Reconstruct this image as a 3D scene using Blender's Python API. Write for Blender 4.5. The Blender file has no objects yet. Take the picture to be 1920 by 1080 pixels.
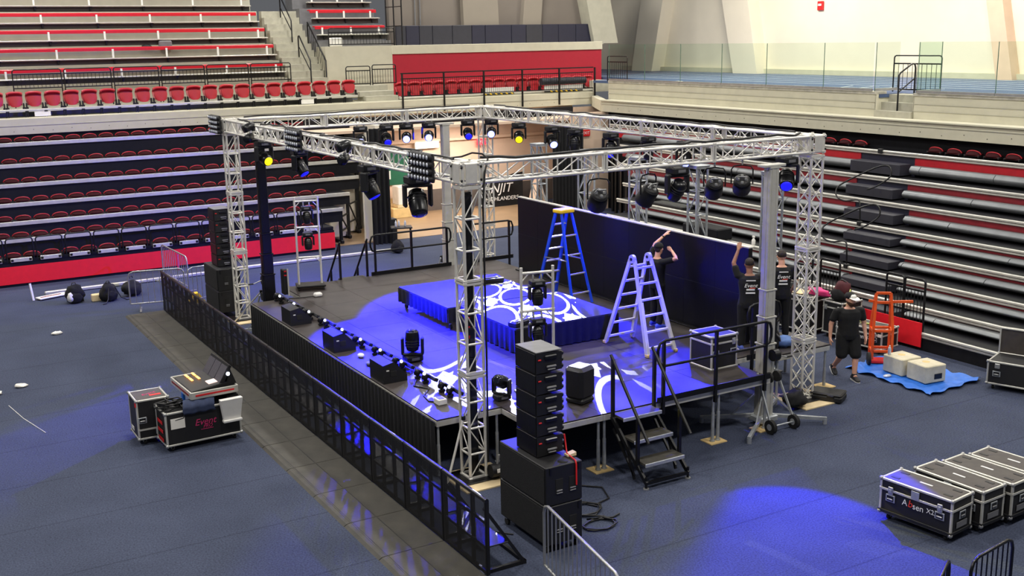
import bpy, bmesh, math, random
from mathutils import Vector, Matrix, Euler
R = math.radians
random.seed(7)
scene = bpy.context.scene
col = scene.collection

# ---------------------------------------------------------------- camera
def make_camera():
    yaw, pitch, roll = .526558504, .223029655, -.017456456
    f = Vector((math.sin(yaw)*math.cos(pitch), math.cos(yaw)*math.cos(pitch), -math.sin(pitch)))
    r = Vector((math.cos(yaw), -math.sin(yaw), 0)); u = r.cross(f)
    r2 = math.cos(roll)*r + math.sin(roll)*u
    u2 = -math.sin(roll)*r + math.cos(roll)*u
    cd = bpy.data.cameras.new('camera'); cd.sensor_width = 36; cd.lens = 2062.333/1920*36
    cd.clip_end = 300
    o = bpy.data.objects.new('camera', cd); col.objects.link(o)
    m = Matrix(((r2.x, u2.x, -f.x, -7.905421), (r2.y, u2.y, -f.y, -14.938795), (r2.z, u2.z, -f.z, 7.0), (0, 0, 0, 1)))
    o.matrix_world = m
    scene.camera = o
make_camera()

# ---------------------------------------------------------------- world, exposure, house lights
w = bpy.data.worlds.new('world'); scene.world = w; w.use_nodes = True
w.node_tree.nodes['Background'].inputs[0].default_value = (.9, .93, 1, 1)
w.node_tree.nodes['Background'].inputs[1].default_value = .10
vs = scene.view_settings
vs.view_transform = 'Standard'; vs.look = 'None'; vs.gamma = 1; vs.exposure = .35
try: vs.use_curve_mapping = False
except Exception: pass

def area(name, loc, target, size, power, color=(1, .95, .84), sy=None):
    d = bpy.data.lights.new(name, 'AREA'); d.energy = power; d.color = color; d.size = size
    if sy: d.shape = 'RECTANGLE'; d.size_y = sy
    o = bpy.data.objects.new(name, d); col.objects.link(o); o.location = loc
    o.rotation_euler = (Vector(target)-Vector(loc)).to_track_quat('-Z', 'Y').to_euler()
    return o
HOUSE = (1, .96, .9)
for x in (-12, -2, 8, 18):
    for y in (-10, 3, 16, 28):
        area('house_light', (x, y, 15.5), (x, y, 0), 1.6, 700, HOUSE)
# the gymnasium track side is lit by its own row of fixtures
for y in (2, 12, 22):
    area('track_light', (25, y, 12.5), (26, y, 0), 2.0, 660, (1, .93, .8))
area('tunnel_light', (13.2, 24.3, 3.55), (13.2, 24.3, 0), 2.6, 210, (1, .89, .82), .8)
area('tunnel_light', (9.2, 23.6, 3.55), (9.2, 23.6, 0), 1.6, 60, (1, .89, .82), .8)

def spot(name, loc, target, power, color, angle=22, blend=.3, r=.06):
    d = bpy.data.lights.new(name, 'SPOT'); d.energy = power; d.color = color
    d.spot_size = R(angle); d.spot_blend = blend; d.shadow_soft_size = r
    o = bpy.data.objects.new(name, d); col.objects.link(o); o.location = loc
    o.rotation_euler = (Vector(target)-Vector(loc)).to_track_quat('-Z', 'Y').to_euler()
    return o
BLUE = (0, 0, 1)

def gobo(sp, scale, color, rot=0, strength=1, yellow=None):
    """a real pattern wheel: the beam's own colour varies with its direction"""
    d = sp.data; d.use_nodes = True; nt = d.node_tree; N = nt.nodes; L = nt.links
    em = [n for n in N if n.type == 'EMISSION'][0]
    tc = N.new('ShaderNodeTexCoord'); sx = N.new('ShaderNodeSeparateXYZ'); L.new(tc.outputs['Normal'], sx.inputs[0])
    def mth(op, a, b=None):
        n = N.new('ShaderNodeMath'); n.operation = op
        for i, q in enumerate((a, b)):
            if q is None: continue
            if isinstance(q, (int, float)): n.inputs[i].default_value = q
            else: L.new(q, n.inputs[i])
        return n.outputs[0]
    u = mth('MULTIPLY', mth('DIVIDE', sx.outputs[0], sx.outputs[2]), scale)
    v = mth('MULTIPLY', mth('DIVIDE', sx.outputs[1], sx.outputs[2]), scale)
    c, s = math.cos(rot), math.sin(rot)
    u2 = mth('ADD', mth('MULTIPLY', u, c), mth('MULTIPLY', v, -s)); v2 = mth('ADD', mth('MULTIPLY', u, s), mth('MULTIPLY', v, c))
    fu = mth('ABSOLUTE', mth('SUBTRACT', mth('FRACT', mth('ADD', u2, .5)), .5))
    fv = mth('ABSOLUTE', mth('SUBTRACT', mth('FRACT', mth('ADD', v2, .5)), .5))
    sq = mth('LESS_THAN', mth('MAXIMUM', fu, fv), .16)
    du = mth('SUBTRACT', .5, fu); dv = mth('SUBTRACT', .5, fv)
    dd = mth('SQRT', mth('ADD', mth('MULTIPLY', du, du), mth('MULTIPLY', dv, dv)))
    ring = mth('LESS_THAN', mth('ABSOLUTE', mth('SUBTRACT', dd, .44)), .035)
    ring2 = mth('LESS_THAN', mth('ABSOLUTE', mth('SUBTRACT', dd, .61)), .032)
    pat = mth('MULTIPLY', mth('MAXIMUM', sq, mth('MAXIMUM', ring, ring2)), strength)
    mx = N.new('ShaderNodeMix'); mx.data_type = 'RGBA'
    L.new(pat, mx.inputs[0]); mx.inputs[6].default_value = (0, 0, 0, 1); mx.inputs[7].default_value = (*color, 1)
    if yellow:
        m2 = N.new('ShaderNodeMix'); m2.data_type = 'RGBA'
        L.new(mth('GREATER_THAN', u, yellow), m2.inputs[0])
        m2.inputs[6].default_value = (*color, 1); m2.inputs[7].default_value = (1, .85, .02, 1)
        L.new(m2.outputs[2], mx.inputs[7])
    L.new(mx.outputs[2], em.inputs[0]); em.inputs[1].default_value = 1
# ---------------------------------------------------------------- materials
def lin(c):
    return tuple((x/255/12.92 if x <= 10.3 else ((x/255+.055)/1.055)**2.4) for x in c)
MATS = {}
def mat(name, rgb, rough=.5, metal=0, var=.12, scale=6, bump=0, emit=0, alpha=None, spec=.5, bscale=None):
    m = bpy.data.materials.new(name); m.use_nodes = True; nt = m.node_tree; N = nt.nodes; L = nt.links
    b = N['Principled BSDF']; c = lin(rgb)
    tc = N.new('ShaderNodeTexCoord'); nz = N.new('ShaderNodeTexNoise'); nz.inputs['Scale'].default_value = scale; nz.inputs['Detail'].default_value = 4
    L.new(tc.outputs['Object'], nz.inputs['Vector'])
    rp = N.new('ShaderNodeValToRGB'); L.new(nz.outputs['Fac'], rp.inputs[0])
    rp.color_ramp.elements[0].position = .3; rp.color_ramp.elements[1].position = .7
    rp.color_ramp.elements[0].color = (*[x*(1-var) for x in c], 1); rp.color_ramp.elements[1].color = (*[min(1, x*(1+var)) for x in c], 1)
    L.new(rp.outputs[0], b.inputs['Base Color'])
    b.inputs['Roughness'].default_value = rough; b.inputs['Metallic'].default_value = metal
    b.inputs['Specular IOR Level'].default_value = spec
    if bump:
        n2 = N.new('ShaderNodeTexNoise'); n2.inputs['Scale'].default_value = bscale or scale*8; L.new(tc.outputs['Object'], n2.inputs['Vector'])
        bp = N.new('ShaderNodeBump'); bp.inputs['Strength'].default_value = bump; bp.inputs['Distance'].default_value = .02
        L.new(n2.outputs['Fac'], bp.inputs['Height']); L.new(bp.outputs[0], b.inputs['Normal'])
    if emit:
        b.inputs['Emission Color'].default_value = (*c, 1); b.inputs['Emission Strength'].default_value = emit
    if alpha is not None:
        b.inputs['Alpha'].default_value = alpha
    MATS[name] = m
    return m
K = mat
K('alu', (206, 204, 194), .38, .4, .08)
K('alu_truss', (226, 223, 214), .34, .35, .06, 9)
K('steel', (172, 172, 170), .35, .6, .1)
K('galv', (176, 180, 182), .45, .5, .14, 10)
K('bench_grey', (120, 123, 125), .42, .45, .12, 3)
K('alu_bench', (196, 194, 182), .4, .35, .07)
K('black', (17, 17, 19), .55, 0, .2)
K('black_gloss', (14, 14, 17), .28, 0, .2)
K('black_metal', (20, 20, 22), .4, .3, .2)
K('black_board', (17, 17, 22), .7, 0, .2, spec=.25)
K('rubber', (20, 20, 20), .8, 0, .2)
K('fabric_black', (17, 17, 19), .95, 0, .25, 14, .3)
K('skirt', (16, 16, 18), .92, 0, .3, 10, .2)
K('drape', (20, 20, 22), .95, 0, .25, 6)
K('seat_red', (176, 26, 38), .38, 0, .08)
K('seat_dark', (46, 8, 12), .75, 0, .12, spec=.12)
K('bench_red', (196, 14, 34), .35, 0, .06)
K('panel_red', (168, 10, 40), .6, 0, .04)
K('banner_red', (232, 18, 36), .6, 0, .05)
K('step_red', (126, 16, 30), .6, 0, .12)
K('cream', (198, 194, 172), .7, 0, .05, 3)
K('cream_dark', (176, 173, 156), .7, 0, .06, 3)
K('concrete', (170, 167, 150), .8, 0, .1, 5, .2)
K('curb', (176, 172, 158), .8, 0, .22, 4, .2)
K('wall_white', (226, 218, 200), .75, 0, .03, 1)
K('wall_grey', (116, 108, 100), .8, 0, .04, 1)
K('pillar_grey', (138, 130, 118), .8, 0, .04, 1)
K('pad', (40, 40, 50), .6, 0, .1)
K('pad_navy', (26, 26, 48), .6, 0, .1)
K('beige', (214, 188, 164), .75, 0, .05, 2)
K('wall_low', (92, 84, 78), .8, 0, .06)
K('green_board', (22, 92, 66), .8, 0, .1)
K('tan_floor', (140, 116, 88), .35, 0, .12, 1.5)
K('ply', (216, 186, 128), .7, 0, .12, 5)
K('ply_light', (226, 204, 160), .7, 0, .1, 5)
K('white', (228, 226, 220), .55, 0, .04)
K('paper', (236, 232, 222), .8, 0, .03)
K('grey_plastic', (110, 110, 112), .5, 0, .1)
K('white_line', (206, 210, 214), .8, 0, .06)
K('track_blue', (66, 84, 118), .8, 0, .08, 2)
K('stage_deck', (50, 44, 42), .5, 0, .3, 2.5, .12, bscale=60)
K('riser_deck', (40, 40, 46), .55, 0, .2, 3)
K('rubber_plate', (55, 52, 45), .6, 0, .3, 3, .1)
K('barrier_black', (22, 22, 25), .5, .2, .2)
K('case_black', (24, 23, 24), .6, 0, .2, 8)
K('case_top', (66, 60, 56), .6, 0, .2, 8)
K('wire', (16, 16, 17), .5, 0, .1)
K('orange', (226, 84, 22), .42, 0, .08)
K('tarp', (38, 108, 206), .5, 0, .14, 4, .5, bscale=9)
K('block', (202, 194, 168), .85, 0, .1, 7, .3)
K('blue_fibre', (28, 74, 226), .45, 0, .06)
K('yellow', (240, 196, 36), .5, 0, .06)
K('pink', (232, 60, 128), .7, 0, .12)
K('maroon', (70, 18, 26), .8, 0, .2)
K('denim', (92, 122, 176), .85, 0, .2, 12)
K('denim_dark', (44, 54, 82), .85, 0, .2, 12)
K('lime', (206, 214, 120), .5, 0, .1)
K('skin', (214, 160, 134), .55, 0, .06, 10)
K('skin_tan', (150, 104, 78), .55, 0, .06, 10)
K('cloth_black', (15, 15, 17), .9, 0, .2, 12, .2)
K('hair', (36, 26, 20), .8, 0, .3, 30)
K('beard', (66, 42, 28), .9, 0, .3, 40)
K('shoe', (22, 22, 24), .7, 0, .2)
K('shoe_blue', (70, 90, 170), .7, 0, .2)
K('sole', (190, 190, 188), .7, 0, .1)
K('red', (214, 28, 32), .5, 0, .05)
K('text_white', (232, 232, 230), .7, 0, .02)
K('text_pink', (196, 48, 104), .7, 0, .05)
K('text_red', (226, 62, 40), .7, 0, .05)
K('brass', (196, 142, 60), .4, .7, .1)
K('lens', (200, 204, 214), .15, .2, .05)
K('lens_dark', (26, 28, 40), .1, 0, .05)
K('led_face', (11, 11, 17), .42, 0, .1, spec=.35)
K('amber_led', (255, 176, 96), .5, 0, .02, emit=1.6)
K('screen_grey', (70, 68, 74), .4, 0, .3, 30, emit=.25)
K('screen_white', (240, 214, 204), .4, 0, .1, emit=.7)
K('led_white', (230, 236, 255), .4, 0, .02, emit=3)
K('led_blue', (30, 30, 235), .4, 0, .02, emit=.7)
K('led_yellow', (255, 226, 20), .4, 0, .02, emit=1.0)
K('lamp_blue', (110, 120, 255), .4, 0, .02, emit=5)
K('lamp_white', (255, 236, 220), .4, 0, .02, emit=14)
K('exit_red', (255, 40, 60), .4, 0, .02, emit=1.6)
K('gap_shade_grey', (62, 58, 54), .8, 0, .1)  # painted shade for the gaps under the bench foot planks
K('wood_strip', (196, 186, 160), .6, 0, .15, 8)

def glass():
    m = bpy.data.materials.new('glass_rail'); m.use_nodes = True; nt = m.node_tree; N = nt.nodes; L = nt.links
    N.remove(N['Principled BSDF']); out = [n for n in N if n.type == 'OUTPUT_MATERIAL'][0]
    t = N.new('ShaderNodeBsdfTransparent'); t.inputs[0].default_value = (.90, .95, .91, 1)
    g = N.new('ShaderNodeBsdfGlossy'); g.inputs['Roughness'].default_value = .03
    fr = N.new('ShaderNodeFresnel'); fr.inputs[0].default_value = 1.12
    mx = N.new('ShaderNodeMixShader'); L.new(fr.outputs[0], mx.inputs[0]); L.new(t.outputs[0], mx.inputs[1]); L.new(g.outputs[0], mx.inputs[2])
    L.new(mx.outputs[0], out.inputs[0]); MATS['glass'] = m
glass()
K('glass_edge', (90, 120, 104), .2, 0, .05)

def mesh_screen():
    """perforated sheet: real little holes, drawn as a fine procedural alpha grid"""
    m = mat('perforated', (20, 20, 24), .5, .2, .2); nt = m.node_tree; N = nt.nodes; L = nt.links; b = N['Principled BSDF']
    tc = N.new('ShaderNodeTexCoord'); vo = N.new('ShaderNodeTexVoronoi'); vo.inputs['Scale'].default_value = 90; vo.voronoi_dimensions = '2D'
    vo.inputs['Randomness'].default_value = 0
    sx = N.new('ShaderNodeSeparateXYZ'); cx = N.new('ShaderNodeCombineXYZ'); L.new(tc.outputs['Object'], sx.inputs[0]); L.new(sx.outputs[1], cx.inputs[0]); L.new(sx.outputs[2], cx.inputs[1])
    L.new(cx.outputs[0], vo.inputs['Vector'])
    g = N.new('ShaderNodeMath'); g.operation = 'GREATER_THAN'; g.inputs[1].default_value = .28
    L.new(vo.outputs['Distance'], g.inputs[0]); L.new(g.outputs[0], b.inputs['Alpha'])
mesh_screen()

def carpet():
    m = mat('carpet', (65, 71, 89), .95, 0, .1, .9, .25, bscale=90, spec=.1); nt = m.node_tree; N = nt.nodes; L = nt.links; b = N['Principled BSDF']
    base = b.inputs['Base Color'].links[0].from_socket
    tc = N.new('ShaderNodeTexCoord'); n2 = N.new('ShaderNodeTexNoise'); n2.inputs['Scale'].default_value = 38; n2.inputs['Detail'].default_value = 3
    L.new(tc.outputs['Object'], n2.inputs['Vector'])
    mp = N.new('ShaderNodeMapRange'); mp.inputs[1].default_value = .3; mp.inputs[2].default_value = .7; mp.inputs[3].default_value = .68; mp.inputs[4].default_value = 1.3
    L.new(n2.outputs['Fac'], mp.inputs[0])
    # carpet widths laid side by side: a thin seam every 1.83 m
    sx = N.new('ShaderNodeSeparateXYZ'); L.new(tc.outputs['Object'], sx.inputs[0])
    dv = N.new('ShaderNodeMath'); dv.operation = 'DIVIDE'; dv.inputs[1].default_value = 1.83; L.new(sx.outputs[1], dv.inputs[0])
    fr = N.new('ShaderNodeMath'); fr.operation = 'FRACT'; L.new(dv.outputs[0], fr.inputs[0])
    lt = N.new('ShaderNodeMath'); lt.operation = 'LESS_THAN'; lt.inputs[1].default_value = .018; L.new(fr.outputs[0], lt.inputs[0])
    ml = N.new('ShaderNodeMath'); ml.operation = 'MULTIPLY_ADD'; ml.inputs[1].default_value = -.22; ml.inputs[2].default_value = 1; L.new(lt.outputs[0], ml.inputs[0])
    m2 = N.new('ShaderNodeMath'); m2.operation = 'MULTIPLY'; L.new(mp.outputs[0], m2.inputs[0]); L.new(ml.outputs[0], m2.inputs[1])
    v = N.new('ShaderNodeVectorMath'); v.operation = 'SCALE'; L.new(base, v.inputs[0]); L.new(m2.outputs[0], v.inputs[3])
    L.new(v.outputs[0], b.inputs['Base Color'])
carpet()

# ---------------------------------------------------------------- mesh builder
class MB:
    def __init__(s): s.v = []; s.f = []; s.fm = []; s.fs = []; s.mats = []; s.M = Matrix()
    def mi(s, m):
        if m not in s.mats: s.mats.append(m)
        return s.mats.index(m)
    def add(s, vs, fs, m, smooth=False):
        o = len(s.v); i = s.mi(m)
        for p in vs: s.v.append(tuple(s.M @ Vector(p)))
        for f in fs: s.f.append([o+k for k in f]); s.fm.append(i); s.fs.append(smooth)
        return s
    def box(s, c, d, m, b=0, rot=None):
        hx, hy, hz = d[0]/2, d[1]/2, d[2]/2; c = Vector(c); rm = Euler(rot).to_matrix() if rot else Matrix.Identity(3)
        if b <= 0:
            vs = [c+rm @ Vector((x*hx, y*hy, z*hz)) for x in (-1, 1) for y in (-1, 1) for z in (-1, 1)]
            return s.add(vs, [(0, 1, 3, 2), (4, 6, 7, 5), (0, 4, 5, 1), (2, 3, 7, 6), (0, 2, 6, 4), (1, 5, 7, 3)], m)
        b = min(b, hx*.95, hy*.95, hz*.95); vs = []; idx = {}
        for x in (-1, 1):
            for y in (-1, 1):
                for z in (-1, 1):
                    for a in range(3):
                        q = [x*(hx-b), y*(hy-b), z*(hz-b)]; q[a] = (x, y, z)[a]*(hx, hy, hz)[a]
                        idx[x, y, z, a] = len(vs); vs.append(c+rm @ Vector(q))
        fs = []
        for a in range(3):
            for sg in (-1, 1):
                o1, o2 = [k for k in range(3) if k != a]; lp = []
                for p, q in ((-1, -1), (1, -1), (1, 1), (-1, 1)):
                    k = [0, 0, 0]; k[a] = sg; k[o1] = p; k[o2] = q; lp.append(idx[(*k, a)])
                fs.append(lp if (sg > 0) == (a != 1) else lp[::-1])
        for a in range(3):
            o1, o2 = [k for k in range(3) if k != a]
            for p in (-1, 1):
                for q in (-1, 1):
                    k0 = [0, 0, 0]; k1 = [0, 0, 0]; k0[a] = -1; k1[a] = 1
                    for k in (k0, k1): k[o1] = p; k[o2] = q
                    fs.append([idx[(*k0, o1)], idx[(*k1, o1)], idx[(*k1, o2)], idx[(*k0, o2)]])
        for x in (-1, 1):
            for y in (-1, 1):
                for z in (-1, 1): fs.append([idx[x, y, z, 0], idx[x, y, z, 1], idx[x, y, z, 2]])
        return s.add(vs, fs, m)
    def ring(s, c, ax, r, n, up=None, r2=None):
        ax = Vector(ax).normalized(); u = Vector(up) if up else (Vector((0, 0, 1)) if abs(ax.z) < .95 else Vector((1, 0, 0)))
        a = ax.cross(u).normalized(); b = ax.cross(a).normalized(); r2 = r2 or r
        return [Vector(c)+a*r*math.cos(2*math.pi*k/n)+b*r2*math.sin(2*math.pi*k/n) for k in range(n)]
    def cyl(s, p0, p1, r, m, n=8, r2=None, caps=True, smooth=True):
        p0 = Vector(p0); p1 = Vector(p1); ax = p1-p0; r2 = r if r2 is None else r2
        vs = s.ring(p0, ax, r, n)+s.ring(p1, ax, r2, n)
        s.add(vs, [(k, (k+1) % n, n+(k+1) % n, n+k) for k in range(n)], m, smooth and n > 4)
        if caps: s.add(vs, [tuple(range(n))[::-1], tuple(range(n, 2*n))], m)
        return s
    def bar(s, p0, p1, w_, h, m, up=(0, 0, 1)):
        p0 = Vector(p0); p1 = Vector(p1); ax = (p1-p0).normalized(); u = Vector(up)
        if abs(ax.dot(u)) > .98: u = Vector((1, 0, 0))
        a = ax.cross(u).normalized(); b = a.cross(ax).normalized(); vs = []
        for p in (p0, p1):
            for i, j in ((-1, -1), (1, -1), (1, 1), (-1, 1)): vs.append(p+a*w_/2*i+b*h/2*j)
        return s.add(vs, [(0, 1, 5, 4), (1, 2, 6, 5), (2, 3, 7, 6), (3, 0, 4, 7), (3, 2, 1, 0), (4, 5, 6, 7)], m)
    def tube(s, pts, r, m, n=6, closed=False):
        P = [Vector(p) for p in pts]; k = len(P); vs = []; up = None
        for i, p in enumerate(P):
            t = (P[(i+1) % k]-P[i-1]) if closed else (P[min(i+1, k-1)]-P[max(i-1, 0)])
            if t.length < 1e-9: t = Vector((0, 0, 1))
            t.normalize()
            if up is None: up = Vector((0, 0, 1)) if abs(t.z) < .9 else Vector((1, 0, 0))
            a = t.cross(up)
            if a.length < 1e-4: a = t.orthogonal()
            a.normalize(); b = t.cross(a); up = -b
            rr = r[i] if isinstance(r, (list, tuple)) else r
            for j in range(n):
                q = 2*math.pi*j/n; vs.append(p+a*rr*math.cos(q)+b*rr*math.sin(q))
        fs = []
        for i in range(k if closed else k-1):
            i2 = (i+1) % k
            for j in range(n): fs.append((i*n+j, i*n+(j+1) % n, i2*n+(j+1) % n, i2*n+j))
        s.add(vs, fs, m, True)
        if not closed: s.add(vs, [tuple(range(n))[::-1], tuple((k-1)*n+j for j in range(n))], m)
        return s
    def lathe(s, prof, m, n=12, c=(0, 0, 0), ax=(0, 0, 1)):
        ax = Vector(ax).normalized(); vs = []
        for r, z in prof: vs += s.ring(Vector(c)+ax*z, ax, max(r, .0005), n)
        fs = []
        for i in range(len(prof)-1):
            for j in range(n): fs.append((i*n+j, i*n+(j+1) % n, (i+1)*n+(j+1) % n, (i+1)*n+j))
        fs.append(tuple(range(n))[::-1]); fs.append(tuple((len(prof)-1)*n+j for j in range(n)))
        return s.add(vs, fs, m, True)
    def prism(s, poly, a, b, m, axis='y', smooth=False):
        """poly in the two other axes, extruded a..b along axis"""
        def P(p, t):
            return {'y': (p[0], t, p[1]), 'x': (t, p[0], p[1]), 'z': (p[0], p[1], t)}[axis]
        n = len(poly); vs = [P(p, a) for p in poly]+[P(p, b) for p in poly]
        s.add(vs, [(k, (k+1) % n, n+(k+1) % n, n+k) for k in range(n)], m, smooth)
        return s.add(vs, [tuple(range(n))[::-1], tuple(range(n, 2*n))], m)
    def sph(s, c, r, m, n=10, sc=(1, 1, 1)):
        vs = []; fs = []; h = n//2+1; c = Vector(c)
        for i in range(h+1):
            t = math.pi*i/h
            for j in range(n):
                q = 2*math.pi*j/n; vs.append(c+Vector((r*sc[0]*math.sin(t)*math.cos(q), r*sc[1]*math.sin(t)*math.sin(q), r*sc[2]*math.cos(t))))
        for i in range(h):
            for j in range(n): fs.append((i*n+j, (i+1)*n+j, (i+1)*n+(j+1) % n, i*n+(j+1) % n))
        return s.add(vs, fs, m, True)
    def grid(s, fn, nu, nv, m, smooth=True, th=None):
        vs = [fn(i/nu, j/nv) for i in range(nu+1) for j in range(nv+1)]
        fs = [(i*(nv+1)+j, (i+1)*(nv+1)+j, (i+1)*(nv+1)+j+1, i*(nv+1)+j+1) for i in range(nu) for j in range(nv)]
        s.add(vs, fs, m, smooth)
        if th:   # a back skin and rim give the sheet its thickness
            o = Vector(th); k = len(vs); vb = [Vector(p)+o for p in vs]
            s.add(vb, [f[::-1] for f in fs], m, smooth)
            rim = [i*(nv+1) for i in range(nu+1)]+[nu*(nv+1)+j for j in range(1, nv+1)]+[i*(nv+1)+nv for i in range(nu-1, -1, -1)]+[j for j in range(nv-1, 0, -1)]
            n = len(rim); al = [vs[q] for q in rim]+[vb[q] for q in rim]
            s.add(al, [(q, (q+1) % n, n+(q+1) % n, n+q) for q in range(n)], m)
        return s
    def build(s, name, parent=None, loc=(0, 0, 0), rotz=0):
        me = bpy.data.meshes.new(name); me.from_pydata(s.v, [], s.f)
        for m in s.mats: me.materials.append(MATS[m])
        me.polygons.foreach_set('material_index', s.fm); me.polygons.foreach_set('use_smooth', s.fs); me.update()
        o = bpy.data.objects.new(name, me); col.objects.link(o)
        if parent: o.parent = parent
        o.location = loc; o.rotation_euler = (0, 0, rotz)
        return o

def lump(mb, c, r, m, sc=(1, 1, 1), seed=1, amp=.22, n=18):
    """slack cloth or a soft bag: a sphere pushed into folds and flattened where it lies"""
    from mathutils import noise
    vs = []; fs = []; h = n//2+2; c = Vector(c); o = Vector((seed*3.7, seed*1.3, seed*2.1))
    for i in range(h+1):
        t = math.pi*i/h
        for j in range(n):
            q = 2*math.pi*j/n; d = Vector((math.sin(t)*math.cos(q), math.sin(t)*math.sin(q), math.cos(t)))
            k = r*(1+amp*noise.noise(d*1.6+o)+amp*.6*noise.noise(d*4.5+o)); p = Vector((d.x*sc[0], d.y*sc[1], d.z*sc[2]))*k
            p.z = max(p.z, -r*sc[2]*.8); vs.append(c+p)
    for i in range(h):
        for j in range(n): fs.append((i*n+j, (i+1)*n+j, (i+1)*n+(j+1) % n, i*n+(j+1) % n))
    return mb.add(vs, fs, m, True)

def tag(o, label=None, cat=None, group=None, kind=None):
    if label: o['label'] = label
    if cat: o['category'] = cat
    if group: o['group'] = group
    if kind: o['kind'] = kind
    return o
def thing(name, label, cat, loc=(0, 0, 0), rotz=0, group=None):
    o = bpy.data.objects.new(name, None); col.objects.link(o); o.empty_display_size = .1
    o.location = loc; o.rotation_euler = (0, 0, rotz); return tag(o, label, cat, group)
def struct(o): o['kind'] = 'structure'; return o
def kids(o): return list(o.children)
def dup(o, loc=None, rotz=None, label=None, group=None, parent=None):
    c = o.copy(); col.objects.link(c)
    if parent is not None: c.parent = parent
    if loc is not None: c.location = loc
    if rotz is not None: c.rotation_euler = (0, 0, rotz)
    if label: c['label'] = label
    if group: c['group'] = group
    for ch in kids(o): dup(ch, parent=c)
    return c
def text(body, size, m, parent, loc, rot, name='lettering', shear=0, depth=.002, align='CENTER', sx=1):
    cu = bpy.data.curves.new('t', 'FONT'); cu.body = body; cu.size = size; cu.align_x = align; cu.align_y = 'CENTER'
    cu.extrude = depth; cu.shear = shear
    t = bpy.data.objects.new('t', cu); col.objects.link(t)
    me = bpy.data.meshes.new_from_object(t.evaluated_get(bpy.context.evaluated_depsgraph_get()))
    bpy.data.objects.remove(t); me.materials.clear(); me.materials.append(MATS[m])
    o = bpy.data.objects.new(name, me); col.objects.link(o); o.parent = parent; o.location = loc; o.rotation_euler = rot; o.scale = (sx, 1, 1)
    return o
ORD = ['first', 'second', 'third', 'fourth', 'fifth', 'sixth', 'seventh', 'eighth', 'ninth', 'tenth', 'eleventh', 'twelfth', 'thirteenth', 'fourteenth', 'fifteenth', 'sixteenth', 'seventeenth', 'eighteenth', 'nineteenth', 'twentieth', 'twenty-first', 'twenty-second', 'twenty-third', 'twenty-fourth', 'twenty-fifth', 'twenty-sixth', 'twenty-seventh', 'twenty-eighth', 'twenty-ninth', 'thirtieth']
# ================================================================ the hall
def slab(name, c, d, m, b=0):
    return struct(MB().box(c, d, m, b).build(name))
struct(MB().box((3, 4, -.05), (60, 60, .1), 'carpet').build('floor'))
slab('floor', (11.2, 23.6, .006), (10.4, 5.4, .012), 'tan_floor')

LY = [20.4+.84*k for k in range(8)]
LZ = [.81, 1.28, 1.68, 2.15, 2.67, 3.22, 3.85]
LE = [5.58, 6.28, 6.91, 7.63, 8.01, 8.39, 8.6]
XL = -11
bank = thing('bleacher', 'dark telescopic bleacher with folded red seats facing the stage on the left', 'bleacher', (0, 0, 0))
for k in range(7):
    z, y, e = LZ[k], LY[k], LE[k]
    MB().box(((XL+e)/2, y+.44, z-.04), (e-XL, .88, .07), 'black_board').build('deck', bank)
    if k: MB().box(((XL+e)/2, y-.012, z-.035), (e-XL, .05, .13), 'alu', .01).build('nosing', bank)
    zb = LZ[k-1] if k else .62
    MB().box(((XL+e)/2, y+.03, (zb+z-.08)/2), (e-XL, .03, z-.08-zb), 'black_board').build('riser_board', bank)
for j in range(21):
    x = 5.2-.83*j
    b_ = MB().box((x-.4, 20.37, .8), (.6, .04, .12), 'alu', .008)
    for s in (-1, 1): b_.box((x-.4+s*.25, 20.345, .8), (.07, .03, .07), 'black_metal', .01)
    b_.build('toe_board', bank)
MB().box(((XL+5.6)/2, 20.35, .35), (5.6-XL, .02, .53), 'banner_red').build('banner', bank, ).__setitem__('label', 'plain red vinyl banner along the bleacher front')
MB().box(((XL+5.6)/2, 20.42, .34), (5.6-XL, .06, .68), 'black_board').build('skirt_board', bank)
# understructure at the open right end
for k in range(1, 7):
    f = MB(); x = LE[k]-.06; y = LY[k]+.1
    f.box((x, y, (LZ[k]-.1)/2), (.1, .1, LZ[k]-.1), 'black_metal', .01)
    f.box((x, y+.3, .08), (.12, .9, .12), 'black_metal', .02)
    for s in (-.25, .45): f.cyl((x-.04, y+.3+s, .05), (x+.04, y+.3+s, .05), .05, 'rubber', 10)
    f.build('support_frame', bank)
    if k < 6:
        g = MB()
        for zz in (.45, .95): g.bar((x, y, min(zz*LZ[k]/1.3, LZ[k]-.2)), (LE[k+1]-.06, LY[k+1]+.1, min(zz*LZ[k]/1.3, LZ[k]-.2)), .05, .05, 'black_metal')
        g.bar((x, y, LZ[k]-.25), (LE[k+1]-.06, LY[k+1]+.1, .3), .04, .04, 'black_metal')
        g.build('brace', bank)
    if k in (2, 3, 4):
        MB().box((LE[k]-.5, LY[k]+.3, LZ[k]/2-.1), (.8, .03, LZ[k]-.35), 'wall_white').build('end_panel', bank)

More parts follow.
